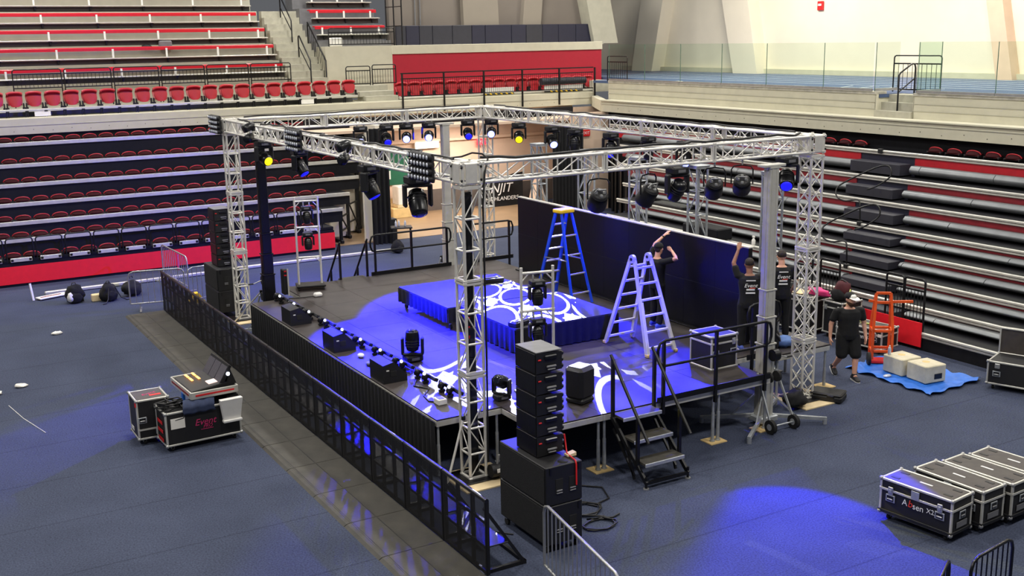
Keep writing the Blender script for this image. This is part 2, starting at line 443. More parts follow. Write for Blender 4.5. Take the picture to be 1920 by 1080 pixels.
def front_rail(w_, h, bars=0, m='black_metal', r=.022, z0=0):
    q = MB(); a = w_/2; c = .07
    q.tube([(-a, 0, 0), (-a, 0, h-c), (-a+.02, 0, h-.025), (-a+c, 0, h), (a-c, 0, h), (a-.02, 0, h-.025), (a, 0, h-c), (a, 0, 0)], r, m, 6)
    parts = [('frame', q)]
    if bars:
        b = MB(); zt = z0+(h-z0)*.78; b.bar((-a, 0, zt), (a, 0, zt), .03, .04, m); b.bar((-a, 0, z0+.08), (a, 0, z0+.08), .03, .04, m)
        parts.append(('crossbar', b)); b = MB()
        for i in range(bars):
            x = -a+(i+1)*w_/(bars+1); b.cyl((x, 0, z0+.08), (x, 0, zt), .009, m, 5)
        parts.append(('baluster', b))
    return parts
def rail_thing(name, label, loc, rotz, parts, group, cat='railing'):
    t = thing(name, label, cat, loc, rotz, group)
    for n, q in parts: q.build(n, t)
    return t
pr = rail_thing('guard_rail', 'black hoop guard rail, lowest left bleacher row, first from its right end', (4.78, 20.31, .8), 0, front_rail(.74, .66), 'hoop rails on the left bleacher')
for j in range(1, 19):
    dup(pr, (4.78-.83*j, 20.31, .8), label='black hoop guard rail, lowest left bleacher row, %s from its right end' % ORD[j])

# folded seats on the bleacher rows
def folded_seat():
    t = thing('folded_seat', '', 'seat', (0, 0, 0), 0, 'folded red seats on the left bleacher')
    def shell(u, v):
        x = (u-.5)*.46; a = 1-(2*u-1)**2; z = .04+.04*v+.10*v*max(a, 0)**.5
        return (x, .02+.10*v-.07*max(a, 0)**.5*(1-.5*v), z)
    MB().grid(shell, 10, 5, 'seat_dark', th=(0, .03, 0)).build('backrest', t)
    rim = MB(); pts = []
    for i in range(13):
        u = i/12; p = shell(u, 1); pts.append((p[0], p[1], p[2]))
    rim.tube(pts, .017, 'seat_red', 6); rim.build('rim', t)
    s = MB(); s.lathe([(.2, 0), (.235, .02), (.235, .05), (.2, .065)], 'seat_dark', 16, (0, .16, .035)); s.build('seat_pan', t)
    for sx in (-.22, .22): MB().box((sx, .1, .03), (.035, .2, .06), 'black', .008).build('hinge_bracket', t)
    return t
fs = folded_seat(); used = False
SEAT_R = [4.72, 5.1, 5.86, 6.53, 6.9, 7.0, 7.0]
for k in range(7):
    n = 21 if k else 20
    for j in range(n):
        x = SEAT_R[k]-.545*j
        if x < -6.2: break
        lb = 'folded red seat, %s from the right end of the left bleacher, %s row up' % (ORD[j], ORD[k])
        if not used: fs.location = (x, LY[k]+.1, LZ[k]); fs['label'] = lb; used = True
        else: dup(fs, (x, LY[k]+.1, LZ[k]), label=lb)

# ---------------------------------------------------------------- fascia, concourse edge
FY = 26.0
f = MB(); f.box((3.6, FY+.15, 4.36), (33.4, .3, .52), 'cream'); f.box((3.6, FY-.012, 4.39), (33.4, .02, .02), 'cream_dark')
for i in range(40): f.cyl((-6+.62*i, FY, 4.2+.05*(i % 2)), (-6+.62*i, FY-.012, 4.2+.05*(i % 2)), .014, 'wall_low', 6)
struct(f.build('wall_left'))
slab('wall_left', (-2.5, FY+.2, 2.05), (20, .2, 4.1), 'black_board'); slab('wall_right', (18.75, 7.5, 2.0), (.2, 31, 4.0), 'black_board')
slab('trim_1', (3.6, FY+1.2, 4.6), (33.4, 2.1, .08), 'cream')
# right fascia, ledge and the concourse edge above it
FX = 18.3
f = MB(); f.box((FX+.15, 7.3, 4.24), (.3, 30.6, .44), 'cream'); f.box((FX-.012, 7.3, 4.33), (.02, 30.6, .02), 'cream_dark')
for i in range(34): f.cyl((FX, -3+.74*i, 4.12+.06*(i % 2)), (FX-.012, -3+.74*i, 4.12+.06*(i % 2)), .014, 'wall_low', 6)
f.bar((FX+.15, 22.6, 4.24), (20.4, 26.15, 4.24), .3, .44, 'cream')
struct(f.build('wall_right'))
f = MB()
for y0, y1 in ((8.75, 22.8), (-8, 7.35)):
    f.box((FX+.65, (y0+y1)/2, 4.82), (.3, y1-y0, .66), 'cream'); f.box((FX+.49, (y0+y1)/2, 4.72), (.02, y1-y0, .016), 'cream_dark'); f.box((FX+.49, (y0+y1)/2, 4.92), (.02, y1-y0, .016), 'cream_dark')
    f.box((FX+.72, (y0+y1)/2, 5.19), (.5, y1-y0, .09), 'curb', .01)
f.box((FX+.3, 7.3, 4.47), (.75, 30.6, .04), 'cream')
for yy in (8.76, 7.33): f.box((FX+1.1, yy, 4.82), (1.2, .06, .66), 'cream')
struct(f.build('trim_2'))
f = MB()
for i, (x0, z) in enumerate(((FX+.42, 4.68), (FX+.72, 4.92), (FX+1.02, 5.14))):
    f.box(((x0+FX+1.7)/2, 8.04, (4.46+z)/2), (FX+1.7-x0, 1.38, z-4.46), 'concrete')
struct(f.build('trim_3'))
slab('floor', (25.1, 7.5, 5.1), (10.4, 36, .1), 'track_blue'); slab('floor', (26.3, 35.5, 5.1), (8.0, 20, .1), 'track_blue'); slab('floor', (19.4, 15.7, 5.1), (1.0, 14, .1), 'track_blue'); slab('wall_back', (19.7, 26.0, 2.0), (2.8, .2, 4.0), 'beige'); slab('floor', (19.4, -1, 5.1), (1.0, 16.6, .1), 'track_blue')
f = MB()
for i in range(6): f.box((23.3+1.15*i, 18, 5.154), (.06, 56, .008), 'white_line')
for j in range(4):
    for a in (-.3, .3): f.bar((21+.1*j, 9.9+.9*j, 5.156), (22.6, 9.9+.9*j+a*2, 5.156), .05, .006, 'white_line')
struct(f.build('trim_4'))
slab('wall_right', (30.2, 18, 9.6), (.4, 60, 9), 'wall_white')
slab('wall_back', (26, 41, 9.6), (10, .4, 9), 'wall_grey')
slab('baseboard_right', (29.9, 24, 5.26), (.25, 26, .22), 'cream')
def lean_pillar(name, pb, pt, depth, m, axis):
    """pb/pt: (lo, hi) on the wall at bottom and top; (z0, z1)"""
    q = MB(); (b0, b1, z0), (t0, t1, z1), (n0, n1) = pb, pt, depth
    if axis == 'x': vs = [(n0, b0, z0), (n0, b1, z0), (n1, b1, z0), (n1, b0, z0), (n0, t0, z1), (n0, t1, z1), (n1, t1, z1), (n1, t0, z1)]
    else: vs = [(b0, n0, z0), (b1, n0, z0), (b1, n1, z0), (b0, n1, z0), (t0, n0, z1), (t1, n0, z1), (t1, n1, z1), (t0, n1, z1)]
    q.add(vs, [(0, 1, 2, 3), (4, 5, 6, 7), (0, 1, 5, 4), (1, 2, 6, 5), (2, 3, 7, 6), (3, 0, 4, 7)], m)
    return struct(q.build(name))
lean_pillar('trim_5', (33.5, 35.3, 5.15), (31.6, 33.6, 13), (29.2, 30.1), 'wall_white', 'x')
lean_pillar('trim_6', (25.4, 27.1, 5.15), (27.2, 29.2, 13), (29.3, 30.1), 'wall_white', 'x')
lean_pillar('trim_7', (11.8, 12.5, 5.15), (13.6, 14.3, 13), (29.5, 30.1), 'beige', 'x')
lean_pillar('trim_8', (21.6, 22.6, 8.9), (18.5, 22.6, 13), (29.6, 30.1), 'wall_white', 'x')

# glass balustrade: one pane after another
PY = [22.7, 20.3, 18.1, 15.78, 13.5, 10.89, 8.86]
gr = 'glass balustrade panes along the running track'
def pane(p0, p1, label):
    t = thing('glass_pane', label, 'glass pane', p0, 0, gr); d = Vector(p1)-Vector(p0)
    MB().bar(Vector((0, 0, .74)), d+Vector((0, 0, .74)), .02, 1.45, 'glass').build('pane', t)
    MB().cyl((0, 0, .02), (0, 0, 1.46), .012, 'glass_edge', 6).build('edge_seal', t)
    MB().bar((0, 0, .05), d+Vector((0, 0, .05)), .05, .08, 'steel').build('base_channel', t)
for i in range(6):
    pane((18.75, PY[i]-.01, 5.235), (18.75, PY[i+1]+.01, 5.235), 'clear glass balustrade pane on the right concourse edge, %s from the far corner' % ORD[i])
pane((18.78, 8.8, 5.235), (19.8, 8.8, 5.235), 'short glass return pane left of the gap above the concourse steps')
pane((19.8, 7.25, 5.235), (18.78, 7.25, 5.235), 'short glass return pane right of the gap above the concourse steps')
PZ = [7.2, 4.6, 1.9, -.8]
for i in range(3):
    pane((18.75, PZ[i]-.01, 5.235), (18.75, PZ[i+1]+.01, 5.235), 'clear glass balustrade pane right of the concourse steps, %s from the steps' % ORD[i])
# black rails by the glass
rail_thing('guard_rail', 'black barred rail panel across the head of the concourse steps, behind the glass', (20.5, 8.7, 5.15), R(90), front_rail(1.8, 1.12, 9), None)
rail_thing('guard_rail', 'small black barred rail in the far corner beside the red panel', (19.6, 23.3, 5.15), R(90), front_rail(1.4, 1.05, 8), None)
t = thing('handrail', 'black bent handrail standing on the concourse steps', 'handrail', (18.95, 8.05, 4.68))
q = MB(); q.tube([(0, 0, 0), (0, 0, 1.05), (.05, 0, 1.12), (.55, 0, 1.38), (.66, 0, 1.36), (.7, 0, 1.25), (.7, 0, .24)], .026, 'black_metal', 7); q.build('rail', t)
MB().tube([(0, 0, .55), (.7, 0, .95)], .02, 'black_metal', 6).build('mid_rail', t)
for nm, x, y, z in (('far corner pillar', 29.15, 38.6, 8.2), ('second pillar', 29.5, 22.1, 8.2)):
    t = thing('fire_alarm', 'small red fire alarm on the pale wall near the %s' % nm, 'alarm', (29.95, y, z))
    MB().box((0, 0, 0), (.1, .34, .4), 'red', .02).build('housing', t); MB().box((-.06, 0, .04), (.03, .2, .1), 'white', .01).build('strobe', t)
# small white signs left on the track
tag(MB().box((20.2, 20.0, 5.2), (.25, .3, .08), 'white', .02).build('track_block'), 'small white block on the blue track at the far end', 'block')
tag(MB().box((20.4, 13.6, 5.19), (.2, .6, .06), 'white', .02).build('track_block'), 'long white block on the blue track behind the glass', 'block')

# ---------------------------------------------------------------- upper level on the left and at the back
sb = MB(); sb.box((-.9, 26.9, 4.87), (20.2, 1.0, .09), 'alu_bench', .01); plat = sb.build('seating_platform')
tag(plat, 'pale aluminium platform carrying the upper row of red seats', 'platform')
for i in range(26):
    x = 8.95-.613*i-.3
    q = MB()
    for s in (-.035, .035): q.box((x+s, 26.45, 4.73), (.03, .06, .22), 'black_metal')
    q.box((x, 26.42, 4.84), (.12, .05, .05), 'black_metal', .01)
    q.build('leg', plat)
MB().box((-.9, 27.0, 4.73), (20.2, .05, .2), 'grey_plastic').build('back_board', plat)
for x in (-2.5, 7.1): MB().box((x, 26.43, 4.76), (.52, .03, .2), 'white').build('fascia_board', plat)

def arena_seat():
    t = thing('arena_seat', '', 'seat', (0, 0, 0), 0, 'red tip-up seats on the upper level')
    def back(u, v):
        x = (u-.5)*(.44+.08*math.sin(min(v*1.6, 1)*1.57)); c = abs(2*u-1)
        z = .12+.40*v-.05*(c**4)*v; y = .14+.16*v-.09*max(0, v-.86)/.14*.9+.03*c*c
        if v > .99: z += .015; y -= .05
        return (x, y, z)
    MB().grid(back, 10, 8, 'seat_red', th=(0, .035, 0)).build('backrest', t)
    roll = MB(); roll.tube([((u/8-.5)*.5, .19-.02*(abs(u/4-1)**3), .55-.05*abs(u/4-1)**4) for u in range(9)], .045, 'seat_red', 8); roll.build('top_roll', t)
    def pan(u, v):
        c = abs(2*u-1); w_ = .30+.16*math.sin(min(1, v*1.25)*1.57)
        return ((u-.5)*w_, .03+.05*v+.035*c*c, .07+.36*v-.03*(c**3)*(1 if v > .5 else -1)*abs(v-.5)*2)
    MB().grid(pan, 10, 8, 'seat_red', th=(0, .05, 0)).build('seat_pan', t)
    for s in (-.26, .26):
        b = MB(); b.box((s, .12, .1), (.035, .16, .2), 'black', .01)
        for d in (-.035, .035): b.box((s+d, .06, .03), (.025, .06, .06), 'black')
        b.build('bracket', t)
    return t
s0 = arena_seat(); GU = 'red tip-up seats in the front row of the upper left level'
s0.location = (8.95, 26.52, 4.92); s0['label'] = 'red tip-up seat, upper left row, first seat counted from the concrete steps'; s0['group'] = GU
for j in range(1, 23):
    dup(s0, (8.95-.613*j, 26.52, 4.92), label='red tip-up seat, upper left row, %s seat counted from the concrete steps' % ORD[j])
# back row by the red panel
sp2 = MB().box((15.9, 27.0, 4.70), (9.7, 1.0, .08), 'alu_bench', .01).build('seating_platform')
tag(sp2, 'pale platform under the row of red seats below the red panel', 'platform')
for j in range(17):
    dup(s0, (11.35+.575*j, 26.72, 4.75), label='red tip-up seat below the red wall panel, %s from its left end' % ORD[j], group='red tip-up seats below the red wall panel')
MB().box((15.9, 26.6, 4.69), (9.7, .03, .09), 'grey_plastic').build('front_board', sp2)
# concrete step block between
f = MB(); f.box((10.15, 27.15, 4.92), (1.5, .9, .2), 'concrete'); f.box((10.25, 26.85, 4.74), (1.4, .9, .2), 'concrete'); f.box((10.1, 27.7, 5.08), (1.6, .8, .3), 'concrete')
struct(f.build('trim_9'))
slab('trim_10', (21.0, 26.9, 4.85), (.9, .9, .5), 'concrete')
# walls of the raised blocks
slab('wall_left', (10.1, 29.6, 5.75), (2.95, 2.8, 2.1), 'cream')
f = MB(); f.box((16.9, 28.32, 6.62), (10.7, .3, .36), 'cream', .01); f.box((16.9, 28.35, 5.5), (10.7, .2, 1.9), 'panel_red'); struct(f.build('wall_back'))
slab('floor', (17, 29.8, 6.72), (10.8, 3, .1), 'concrete')
slab('wall_back', (18.2, 31.2, 9.6), (10.9, .4, 6), 'wall_grey')
f = MB()
for i, (x0, x1, m) in enumerate(((12.8, 13.3, 'pad'), (13.3, 13.95, 'pad_navy'), (13.95, 14.6, 'pad'), (14.6, 15.6, 'pad'), (15.6, 16.6, 'pad'), (16.6, 17.3, 'pad_navy'), (17.3, 18.7, 'pad_navy'), (18.7, 19.5, 'pad_navy'), (19.5, 20.4, 'pad'), (20.4, 21.3, 'pad_navy'), (21.3, 22.3, 'pad_navy'), (22.3, 23.3, 'pad_navy'))):
    t = tag(MB().box(((x0+x1)/2, 30.5, 7.20), (x1-x0-.015, .1, .86), m, .02).build('wall_pad'), 'dark padded wall panel above the cream parapet, %s from its left end' % ORD[i], 'wall pad', 'dark wall pads above the red panel')
lean_pillar('trim_11', (16.35, 18.2, 7.0), (16.2, 18.0, 12), (30.7, 31.1), 'pillar_grey', 'y')
lean_pillar('trim_12', (19.4, 20.4, 7.0), (19.9, 20.9, 12), (30.7, 31.1), 'pillar_grey', 'y')
lean_pillar('trim_13', (23.2, 24.6, 6.7), (22.0, 23.4, 12), (30.2, 31.3), 'cream_dark', 'y')
q = MB()
for x in (14.0, 14.25): q.cyl((x, 30.95, 7.65), (x, 30.95, 12), .03, 'grey_plastic', 6)
tag(q.build('conduit'), 'pair of thin vertical conduits on the grey upper wall', 'pipe')

# benches of the upper left stand
def bench_row(x0, x1, y, z, zf, label, group, legs):
    t = thing('bench', label, 'bench', ((x0+x1)/2, y, zf), 0, group); L_ = x1-x0
    MB().box((0, 0, z-zf), (L_, .28, .05), 'bench_red', .012).box((0, -.15, z-zf-.05), (L_, .03, .12), 'bench_red', .01).build('seat_plank', t)
    MB().box((0, -.42, 0), (L_, .28, .045), 'alu_bench', .01).build('foot_plank', t)
    MB().box((0, -.33, -.12), (L_, .02, .18), 'gap_shade_grey').build('kick_or_shade_strip', t)  # dark strip standing in for the shadow gap below the foot plank
    for i in range(legs):
        x = -L_/2+.3+(L_-.6)*i/(legs-1)
        MB().box((x, -.2, (z-zf)/2-.02), (.07, .05, z-zf-.04), 'white', .005).build('leg', t)
        MB().box((x, -.36, -.1), (.06, .1, .16), 'black_metal', .01).box((x, -.36, -.04), (.12, .2, .04), 'black_metal').build('bracket', t)
    return t
BZ = [(6.19, 5.86), (6.91, 6.52), (7.57, 7.2), (8.22, 7.86), (8.88, 8.52)]
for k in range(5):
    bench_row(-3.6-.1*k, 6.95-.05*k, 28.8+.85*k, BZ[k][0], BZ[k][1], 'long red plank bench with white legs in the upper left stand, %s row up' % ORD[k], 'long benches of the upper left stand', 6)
f = MB()
for k in range(6):
    f.box((-2.0, 28.75+.85*k, (4.7+5.62+.67*k)/2), (18, .86, .92+.67*k), 'cream_dark')
struct(f.build('floor'))
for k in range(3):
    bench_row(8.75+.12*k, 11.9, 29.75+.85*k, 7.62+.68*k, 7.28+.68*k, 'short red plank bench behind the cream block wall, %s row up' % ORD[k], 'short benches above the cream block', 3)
f = MB()
for k in range(4): f.box((10.3, 29.65+.85*k, (6.6+7.02+.68*k)/2), (3.4, .86, .42+.68*k), 'grey_plastic')
struct(f.build('floor'))
# stairs between the stands
f = MB()
for i in range(13): f.box((7.85, 27.55+.33*i, (4.7+5.05+.27*i)/2), (1.55, .34, .35+.27*i), 'concrete')
struct(f.build('trim_14'))
# rails of the upper stand
pr = rail_thing('guard_rail', 'black barred rail panel above the upper red seats, first from its left end', (-2.4, 27.6, 4.64), 0, front_rail(1.6, 1.58, 11, z0=.86), 'barred rails above the upper red seats')
for j in range(1, 6): dup(pr, (-2.4+1.70*j, 27.6, 4.64), label='black barred rail panel above the upper red seats, %s from its left end' % ORD[j])
rail_thing('guard_rail', 'black barred rail on top of the cream block wall', (10.3, 28.35, 6.8), 0, front_rail(2.9, .72, 20), None)
rail_thing('guard_rail', 'black barred rail before the cream block wall, left of the pair', (9.75, 27.6, 5.22), 0, front_rail(1.05, .78, 8), None)
rail_thing('guard_rail', 'black barred rail before the cream block wall, right of the pair', (10.9, 27.6, 5.22), 0, front_rail(1.05, .82, 8), None)
t = thing('guard_rail', 'black sloping barred rail down the stair side of the cream block', 'railing', (8.58, 28.1, 5.3))
q = MB(); q.tube([(0, 0, 0), (0, 0, .95), (0, 1.9, 2.5), (0, 1.9, 1.5)], .03, 'black_metal', 6); q.build('frame', t)
q = MB(); q.bar((0, 0, .1), (0, 1.9, 1.6), .03, .04, 'black_metal')
for i in range(1, 9): q.cyl((0, i*.21, .1+i*.165), (0, i*.21, .95+i*.17), .012, 'black_metal', 5)
q.build('baluster', t)
for n, y, z, w_ in (('lower', 27.9, 5.4, 'down by the red seats'), ('upper', 29.9, 7.0, 'higher up the stairs')):
    t = thing('handrail', 'black looped stair handrail %s between the stands' % w_, 'handrail', (7.85, y, z))
    MB().tube([(0, 0, 0), (0, 0, .85), (0, .06, .93), (0, 1.15, 1.85), (0, 1.25, 1.85), (0, 1.28, 1.75), (0, 1.28, .95)], .028, 'black_metal', 6).build('rail', t)
    MB().tube([(0, 0, .45), (0, 1.28, 1.45)], .022, 'black_metal', 6).build('mid_rail', t)
t = thing('guard_rail', 'tall black pipe rail rising at the right end of the short benches', 'railing', (12.2, 28.5, 6.8))
q = MB()
for d in (0, .8, 1.6): q.cyl((0, d, 0), (0, d, 3.2), .03, 'black_metal', 6)
for z in (.8, 1.6, 2.4): q.cyl((0, 0, z), (0, 1.6, z), .02, 'black_metal', 6)
q.build('frame', t)
# rail in front of the back row: its long posts reach down the fascia
t = thing('guard_rail', 'long black barred rail in front of the seats below the red panel', 'railing', (10.95, 26.1, 4.75))
L_ = 9.35; q = MB(); q.bar((0, 0, .95), (L_, 0, .95), .05, .05, 'black_metal'); q.bar((0, 0, .74), (L_, 0, .74), .04, .04, 'black_metal'); q.bar((0, 0, .05), (L_, 0, .05), .04, .04, 'black_metal'); q.build('rail', t)
for i in range(6): MB().bar((L_*i/5, -.13, -.6), (L_*i/5, -.13, .95), .06, .06, 'black_metal', (0, 1, 0)).build('post', t)
q = MB()
for i in range(1, 92):
    q.cyl((L_*i/92, 0, .05), (L_*i/92, 0, .74), .008, 'black_metal', 4)
q.build('baluster', t)
for i, x in enumerate((15.0, 18.3)):
    t = thing('sign_board', ('white board with a yellow and black stripe behind the rail, nearer the middle' if i == 0 else 'white board with a yellow and black stripe behind the rail, below the black roll'), 'board', (x, 26.35, 4.7))
    MB().box((.6, 0, .16), (1.5+.5*i, .04, .24), 'white').build('panel', t)
    q = MB(); q.box((.6, -.01, .02), (1.5+.5*i, .03, .06), 'black')
    for k in range(6): q.box((-.05+k*.26, -.03, .02), (.12, .01, .05), 'yellow', 0, (0, .5, 0))
    q.build('hazard_stripe', t)
tag(MB().cyl((17.7, 26.3, 5.15), (20.0, 26.3, 5.15), .15, 'pad', 12).build('rolled_mat'), 'dark rolled mat lying along the rail below the red panel', 'mat')
# things left on the benches
tag(MB().box((2.7, 30.0, 6.98), (.5, .2, .34), 'grey_plastic', .04).build('box'), 'small grey box left on a red bench of the upper stand', 'box')
tag(lump(MB(), (2.0, 30.05, 6.94), .14, 'black', (1.4, .8, .6), 4).build('bag'), 'small dark bag beside the grey box on the upper bench', 'bag')
tag(MB().box((9.35, 28.9, 6.98), (.5, .3, .35), 'white', .03).build('box'), 'white box behind the rail on top of the cream block', 'box')

# ---------------------------------------------------------------- tunnel under the concourse
f = MB(); f.box((12.6, 26.45, 2.05), (13.5, .2, 4.1), 'beige'); f.box((15.2, 26.32, .45), (7.6, .06, .9), 'wall_low'); struct(f.build('wall_back'))
slab('ceiling', (12.6, 24.9, 3.72), (13, 2.9, .1), 'beige')
slab('trim_15', (12.4, 25.0, 3.9), (12, .3, .42), 'black_board')
slab('trim_16', (12.4, 26.2, 2.95), (12, .12, .12), 'beige')
slab('wall_right', (17.7, 22.6, 2.0), (1.7, .3, 4.0), 'beige')
slab('wall_left', (8.3, 24.4, 2.0), (.3, 4, 4.0), 'wall_white')
tag(MB().box((10.65, 26.3, 1.9), (1.25, .06, 1.35), 'green_board', .01).build('notice_board'), 'dark green notice board on the tunnel wall', 'notice board')
for i, (x, z, w_, h) in enumerate(((10.25, 1.65, .3, .34), (10.15, 1.2, .28, .2))):
    tag(MB().box((x, 26.25, z), (w_, .012, h), 'paper').build('notice'), ('sheet of paper pinned on the left edge of the green board' if i == 0 else 'small paper pinned below the sheet on the green board'), 'paper')
t = thing('wall_lamp', 'bright glowing ceiling strip lamp in the tunnel', 'lamp', (12.05, 26.2, 2.78)); MB().box((0, 0, 0), (1.1, .1, .3), 'white', .02).build('housing', t); MB().box((0, -.06, 0), (1.04, .03, .24), 'lamp_white').build('diffuser', t)
for i, (x, z, y) in enumerate(((14.57, 2.76, 26.1), (17.4, 3.2, 22.42))):
    t = thing('exit_sign', ('glowing red exit sign on the tunnel wall behind the back truss tower' if i == 0 else 'small red exit sign on the beige wall beside the black drape'), 'sign', (x, y, z))
    MB().box((0, 0, 0), (.42, .06, .26), 'exit_red' if i == 0 else 'red', .01).build('housing', t)
    text('EXIT', .17, 'text_white', t, (0, -.033, 0), (R(90), 0, 0))
t = thing('door_frame', 'pale wooden door frame in the tunnel behind the plywood sheet', 'door frame', (11.5, 26.28, 0))
q = MB(); q.box((0, 0, .6), (.12, .08, 1.2), 'ply_light'); q.build('jamb', t)
t = thing('plywood_sheet', 'large tan plywood sheet leaning in the tunnel', 'plywood', (10.65, 26.1, 0)); MB().box((0, 0, .35), (1.2, .05, .7), 'ply', 0, (R(-10), 0, 0)).build('panel', t)
t = thing('wrapped_carton', 'white wrapped carton on a wooden pallet in the tunnel', 'carton', (10.75, 25.6, .42))
MB().box((0, 0, .48), (.95, .6, .75), 'white', .03).build('carton', t); MB().box((0, 0, .06), (1.05, .7, .1), 'ply_light').build('pallet', t); MB().box((.1, -.31, .5), (.3, .01, .22), 'paper').build('label_sheet', t)
tag(MB().box((10.75, 25.6, .21), (1.5, .7, .41), 'ply', .02).build('crate'), 'tan wooden crate under the white carton in the tunnel', 'crate')
t = thing('banner', 'black banner with white sports lettering on the tunnel wall', 'banner', (15.2, 25.6, .014))
def bn(u, v): return ((u-.5)*2.2, .06*math.sin(u*9)*(.4+.6*v), v*(1.15+.22*math.sin(u*3.14)) if False else v*(1.0+.45*u*(1 if u < .9 else .9)))
MB().grid(bn, 20, 6, 'fabric_black', th=(0, .02, 0)).build('cloth', t)
text('NJIT', .56, 'text_white', t, (-.05, -.09, .78), (R(90), 0, 0), shear=.25)
text('HIGHLANDERS', .24, 'text_white', t, (0, -.09, .34), (R(90), 0, 0), shear=.1)
t = thing('floor_sign', 'beige folding floor sign beside the black banner', 'sign', (16.75, 25.2, 0))
for s in (-1, 1): MB().box((s*.16, 0, .55), (.04, .5, 1.12), 'beige', .01, (0, R(-14*s), 0)).build('panel', t)
# drapes
def drape(name, label, x0, x1, y, h, n, amp=.06):
    q = MB(); q.grid(lambda u, v: (x0+(x1-x0)*u, y+amp*math.sin(u*n*6.283)*(1-.2*v), h*v), n*6, 3, 'drape', th=(0, .02, 0))
    return tag(q.build(name), label, 'drape')
drape('drape', 'tall black pleated drape right of the tunnel mouth', 15.55, 17.0, 22.0, 3.55, 9)
drape('drape', 'narrow black drape hanging left of the tunnel mouth', 7.05, 7.75, 20.4, 4.05, 4, .09)
tag(MB().box((7.45, 21.2, 1.5), (.75, .14, 3.0), 'wall_white', .01).build('panel_board'), 'pale upright panel beside the left black drape', 'panel')
t = thing('folding_table', 'black folding table with bottles near the tunnel mouth', 'table', (7.9, 19.9, 0), R(-20))
MB().box((0, 0, .62), (.75, .5, .05), 'black', .01).build('tabletop', t)
for sx in (-.32, .32):
    for sy in (-.2, .2): MB().cyl((sx, sy, 0), (sx, sy, .6), .02, 'black_metal', 6).build('leg', t)
for i, (x, y) in enumerate(((7.72, 19.95), (7.86, 20.0), (8.03, 19.85))):
    t = thing('water_bottle', 'clear plastic bottle on the black folding table, %s from the left' % ORD[i], 'bottle', (x, y, .645), 0, 'bottles on the black folding table')
    MB().lathe([(.035, 0), (.04, .02), (.04, .15), (.015, .2)], 'lens', 8).build('body', t); MB().cyl((0, 0, .2), (0, 0, .225), .016, 'white', 8).build('cap', t)
t = thing('backpack', 'black backpack slumped at the foot of the left drape', 'bag', (7.15, 18.6, 0)); lump(MB(), (0, 0, .2), .25, 'fabric_black', (.9, .7, .9), 2).build('body', t); lump(MB(), (0, -.17, .14), .13, 'fabric_black', (1, .5, .9), 3).build('pocket', t)
t = thing('storage_box', 'black upright box standing by the left drape', 'box', (7.95, 20.9, 0)); MB().box((0, 0, .4), (.35, .35, .8), 'black', .02).build('body', t)
tag(MB().box((4.6, 18.9, .06), (5.8, .12, .1), 'alu_bench', .02).build('alloy_beam'), 'long pale aluminium beam lying on the carpet before the left bleacher', 'beam')

# ---------------------------------------------------------------- right bleacher
RX = [11.97+.84*k for k in range(8)]
RZ = [.42, .74, 1.10, 1.5, 1.9, 2.43, 2.97, 3.61]
AY = [(1.6, 2.8), (2.1, 3.75), (3.05, 4.7), (3.75, 5.5), (4.45, 6.2), (5.1, 7.0), (5.9, 7.75), (6.4, 8.4)]
RE = [14.6, 15.2, 15.6, 16.2, 17.0, 18.5, 20.0, 21.4]
bank = thing('bleacher', 'telescopic bleacher with aluminium nosings and red risers on the right', 'bleacher', (0, 0, 0)); YN = -6
for k in range(8):
    x, z, a = RX[k], RZ[k], AY[k]
    e = RE[k]; ye = e
    MB().box((x+.44, (YN+e)/2, z-.05), (.88, e-YN, .05), 'black_board').build('deck', bank)
    q = MB(); q.box((x, (YN+e)/2, z-.03), (.06, e-YN, .07), 'alu', .018); q.box((x+.02, (YN+e)/2, z-.10), (.05, e-YN, .065), 'alu', .014); q.build('nosing', bank)
    if k:
        x2 = x+.06; zr = z-.12; zl = zr-.6*(z-RZ[k-1])
        for y0, y1 in ((YN, a[0]), (a[1], e-.6)): MB().box((x2, (y0+y1)/2, (zr+zl)/2), (.03, y1-y0, zr-zl), 'seat_red' if k > 6 else 'step_red').build('riser_board', bank)
        MB().box((x2+.06, (a[0]+a[1])/2, (RZ[k-1]+z)/2-.08), (.1, a[1]-a[0], z-RZ[k-1]), 'pad_navy').build('aisle_riser', bank)
        h = .39*(z-RZ[k-1])
        for y0, y1 in ((YN, a[0]-.05), (a[1]+.05, e-1.2)):
            q = MB(); n = 8; pf = [(x2-.24-.09*math.sin(3.14*i/n), RZ[k-1]+.05+h*i/n) for i in range(n+1)]+[(x2-.05, RZ[k-1]+.05+h), (x2-.05, RZ[k-1]+.05)]
            L0 = y0
            while L0 < y1-.1:
                L1 = min(L0+2.4, y1); q.prism(pf, L0, L1-.02, 'bench_grey', 'y', True); L0 = L1
            q.build('bench_back', bank)
        MB().box((x-.25, (a[0]+a[1])/2, RZ[k-1]+(z-RZ[k-1])*.27), (.46, (a[1]-a[0])*.92, (z-RZ[k-1])*.5), 'pad', .01).build('half_step', bank)
MB().box((RX[0]+.06, (YN+14.6)/2, .16), (.08, 14.6-YN, .32), 'black_board').build('skirt_board', bank)
MB().box((RX[0]-.03, 3.6, .36), (.02, 5.2, .56), 'banner_red').build('banner', bank)
for k in range(1, 8): MB().box((RX[k]+.2, RE[k], RZ[k]/2), (.1, .1, RZ[k]-.1), 'black_metal').build('support_frame', bank)
